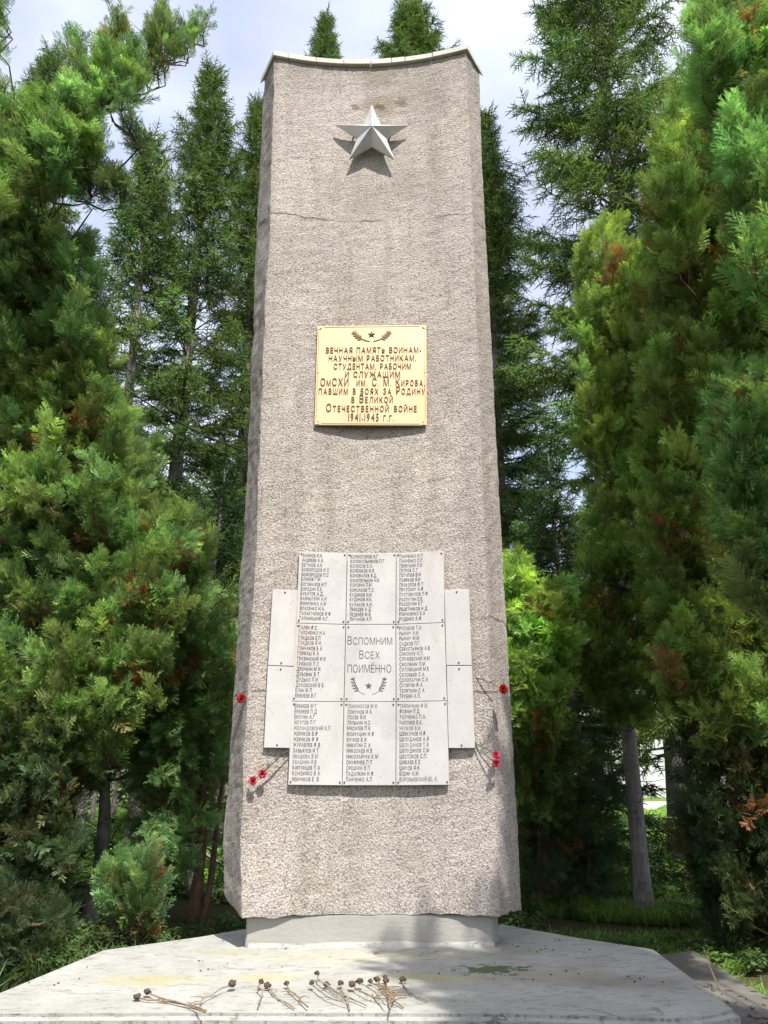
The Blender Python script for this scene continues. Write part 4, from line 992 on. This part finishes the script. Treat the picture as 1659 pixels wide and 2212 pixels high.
# tree beside the photographer: its limbs hang over the podium and shade its right half
def overhead():
    r = random.Random(77); root = empty('juniper_tree', (3.0, -3.4, GZ), 'tall juniper just outside the right of the view, its limbs reaching over the podium', 'tree')
    pts = [Vector((3.0-.06*i*i*.2, -3.4+.02*i, GZ+.9*i-.1)) for i in range(9)]; vs, fs = tube(pts, [.15-.014*i for i in range(9)], 10); link('trunk', mesh('trunk', vs, fs, True), M['junb'], root)
    P, D, S, T = [], [], [], []; LV, LF = [], []
    for k in range(1100):
        z = r.uniform(4.2, 6.9); x = r.uniform(.70, 3.3); y = r.uniform(-5.8, -2.25)
        # keep outside the picture
        e = math.degrees(math.atan2(z-CAM.z, y-CAM.y)); 
        if e < 57 and x < 1.9: continue
        t = -y/(-SUNDIR.y); zw = z-SUNDIR.z*t; xw = x-SUNDIR.x*t; xs_ = x-SUNDIR.x*z/SUNDIR.z
        if zw > -.1 and (xw < .98+.05*max(0, zw) or zw > 1.3): continue
        if zw <= -.1 and xs_ < .46+.25*noise.noise(Vector((x*2, y*2, z))): continue
        if noise.noise(Vector((x*1.4+3, y*1.4, z*.6))) < -.03: continue
        c = Vector((x, y, z)); tp = pts[min(8, max(2, int((z-GZ)/.9-1)))]; tube([tp, tp.lerp(c,.5)-Vector((0,0,.05)), c], [.022,.014,.005], 4, LV, LF, False)
        ax = (c-tp).normalized()*.7+Vector((r.uniform(-.3,.3), r.uniform(-.3,.3), .5)); ax.normalize(); sd = ax.cross(Vector((.2,.3,1))).normalized(); up = sd.cross(ax)
        for q in range(46):
            s = r.random(); ph = r.uniform(0,6.28); rad = sd*math.cos(ph)+up*math.sin(ph); P.append(c+ax*(s-.4)*.55+rad*r.uniform(0,.12)); op = r.uniform(.4,1.1); D.append(ax*math.cos(op)+rad*math.sin(op)); S.append(r.uniform(.14,.21)); T.append((.12,.2,.06))
    link('branches', mesh('branches', LV, LF), M['junb'], root)['kind'] = 'stuff'; crown('crown', 'juniper', P, D, S, T, root, seed=5)['kind'] = 'stuff'
overhead()
# spindly trees in the background ---------------------------------------
r = random.Random(8); protos = []
for k, (h, rd) in enumerate(((8.2, 1.5), (7.2, 1.3), (6.4, 1.5))):
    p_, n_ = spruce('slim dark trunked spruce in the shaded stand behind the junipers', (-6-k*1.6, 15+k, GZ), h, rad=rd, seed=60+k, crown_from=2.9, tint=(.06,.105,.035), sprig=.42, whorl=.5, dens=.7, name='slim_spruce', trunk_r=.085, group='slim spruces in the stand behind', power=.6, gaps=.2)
    protos.append(p_)
spots = [(-60,12),(30,9.5),(60,16),(110,12),(180,17),(230,19),(262,13),(275,21),(292,15),(310,24),(318,14),(345,12),(385,11),(420,14),(455,11),(505,13),(560,17),(1080,20),(1135,14),(1180,11),(1240,15),(1600,13),(1660,10)]
ORD = 'leftmost second third fourth fifth sixth seventh eighth ninth tenth eleventh twelfth thirteenth fourteenth fifteenth sixteenth seventeenth'.split()
for k, (u, Y) in enumerate(spots):
    q = at(u, 1900, Y); sc, rz = r.uniform(.72,1.0), r.uniform(0,6.28)
    lb = (f'slim dark trunked spruce, {ORD[k]}{"" if k == 0 else " from the left"} in the shaded stand left of the stele' if k < 17 else
          f'slim dark trunked spruce, {["first","second","third","fourth","fifth","last"][k-17]} going right in the stand right of the stele')
    if k < 3: o = protos[k]; o.location = (q.x, Y, GZ); o.rotation_euler = (0,0,rz); o.scale = (sc,sc,sc); o['label'] = lb
    else: copy_tree(protos[r.randrange(3)], (q.x, Y, GZ), rz, sc/1.0, lb)
# far wood closing the horizon, one mass
P, D, S, T = [], [], [], []
for k in range(5200):
    x = r.uniform(-34, 40); y = r.uniform(24, 34) if x < 1 else r.uniform(45, 60); top = 5.2+1.6*noise.noise(Vector((x*.3, 1, 2)))+1.2*noise.noise(Vector((x*1.1, 1, 2)))
    if x > 1: top *= 1.7
    z = GZ + r.random()**.8*top; P.append((x, y+z*.25, z)); D.append((r.uniform(-.8,.8), r.uniform(-1,.2), r.uniform(-.3,.9))); S.append(r.uniform(.9,1.6)); g = math.exp(r.gauss(0,.3)); T.append((.04*g,.075*g,.02*g))
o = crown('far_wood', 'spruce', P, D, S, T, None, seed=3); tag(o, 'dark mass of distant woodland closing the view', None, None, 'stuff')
# herbs and grass ---------------------------------------------------------
P, D, S, T = [], [], [], []
def inpod(x, y): return inpoly(x, y, PODP)
PODP = [(p.x, p.y) for p in [on(u, v, 0) for u, v in pp+back+backl]]
for k in range(42000):
    y = 1.2+ (r.random()**1.5)*22; x = r.uniform(-1,1)*(2.2+y*.62)-.2
    if inpod(x, y) or (abs(x) < 1.3 and y < 2.2): continue
    if x > .8 and y < 8 and r.random() < .7: continue
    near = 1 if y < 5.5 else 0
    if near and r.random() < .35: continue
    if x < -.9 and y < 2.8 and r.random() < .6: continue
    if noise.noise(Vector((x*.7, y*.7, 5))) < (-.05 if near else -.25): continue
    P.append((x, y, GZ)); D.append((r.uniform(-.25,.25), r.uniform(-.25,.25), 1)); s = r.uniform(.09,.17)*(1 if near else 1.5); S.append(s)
    g = math.exp(r.gauss(0,.2)); T.append((.24*g,.40*g,.08*g) if not near else (.08*g,.135*g,.04*g))  # far herbs tinted brighter to look sunlit
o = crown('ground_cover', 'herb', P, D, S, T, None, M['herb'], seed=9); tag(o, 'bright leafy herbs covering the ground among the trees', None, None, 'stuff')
P, D, S, T = [], [], [], []
for k in range(26000):
    y = r.uniform(.2, 16) if k % 3 else r.uniform(.2, 6); x = r.uniform(.8, 3+y*.62)
    if inpod(x, y) or (abs(x) < 1.3 and y < 1.2): continue
    if noise.noise(Vector((x*.9, y*.9, 1))) < -.12: continue
    P.append((x, y, GZ)); D.append((r.uniform(-.3,.3), r.uniform(-.3,.3), 1)); S.append(r.uniform(.07,.16)); g = math.exp(r.gauss(0,.25)); q_ = 2.2 if y > 7 else 1.6; T.append((.10*g*q_,.17*g*q_,.035*g*q_))  # tint raised so the grass looks sunlit, most of all farther back
for k in range(900):                                           # weeds along the podium's left edge
    x = r.uniform(-3.6, -1.2); y = r.uniform(-.6, 1.6)
    if inpod(x, y) or inpod(x+.06, y): continue
    if r.random() < .5: continue
    P.append((x, y, GZ)); D.append((r.uniform(-.3,.3), r.uniform(-.3,.3), 1)); S.append(r.uniform(.12,.26)); g = math.exp(r.gauss(0,.25)); T.append((.06*g,.10*g,.03*g))
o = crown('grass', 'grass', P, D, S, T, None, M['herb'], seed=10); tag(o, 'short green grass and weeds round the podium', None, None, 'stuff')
# fallen twigs and debris on podium and step
V, F = [], []
for k in range(420):
    if k % 6 == 0: x, y, z = r.uniform(-1.9,1.5), r.uniform(-.75,.4), .003
    else: x, y, z = r.uniform(1.45,3.2), r.uniform(-1.2,.4), -.256
    if z > 0 and (not inpod(x, y) or (abs(x) < .82 and .04 < y)): continue
    if z < 0 and inpod(x, y): continue
    a = r.uniform(0,3.14); l = r.uniform(.004,.016) if z > 0 else r.uniform(.008,.05); d = Vector((math.cos(a), math.sin(a), 0))*l; tube([Vector((x,y,z)), Vector((x,y,z+.002))+d*.5, Vector((x,y,z))+d], [.0022,.003,.001], 4, V, F, False)
o = link('fallen_twigs', mesh('fallen_twigs', V, F), M['dryhead']); tag(o, 'bits of twigs and bark scattered over the concrete', None, None, 'stuff')
# overhead cable and a dry stalk
a_, b_ = at(268, 838, 6.0), at(560, 985, 7.5); pts = [a_.lerp(b_, i/12) - Vector((0,0,.12*math.sin(math.pi*i/12))) for i in range(13)]
vs, fs = tube(pts, [.012]*13, 6); o = link('overhead_cable', mesh('overhead_cable', vs, fs), flat('black_rubber', (.02,.02,.022))); tag(o, 'thin black cable sagging between the spruces left of the stele', 'cable')
b = on(1555, 2140, GZ+.16); vs, fs = tube([b, at(1530, 2080, b.y+.05), at(1519, 2045, b.y+.1)], [.004,.003,.0015], 5)
o = link('dry_stalk', mesh('dry_stalk', vs, fs), M['dry']); tag(o, 'single dry stalk sticking up beside the right edge of the podium', 'stalk')
print('sprigs', cnt, 'objects', len(bpy.data.objects))
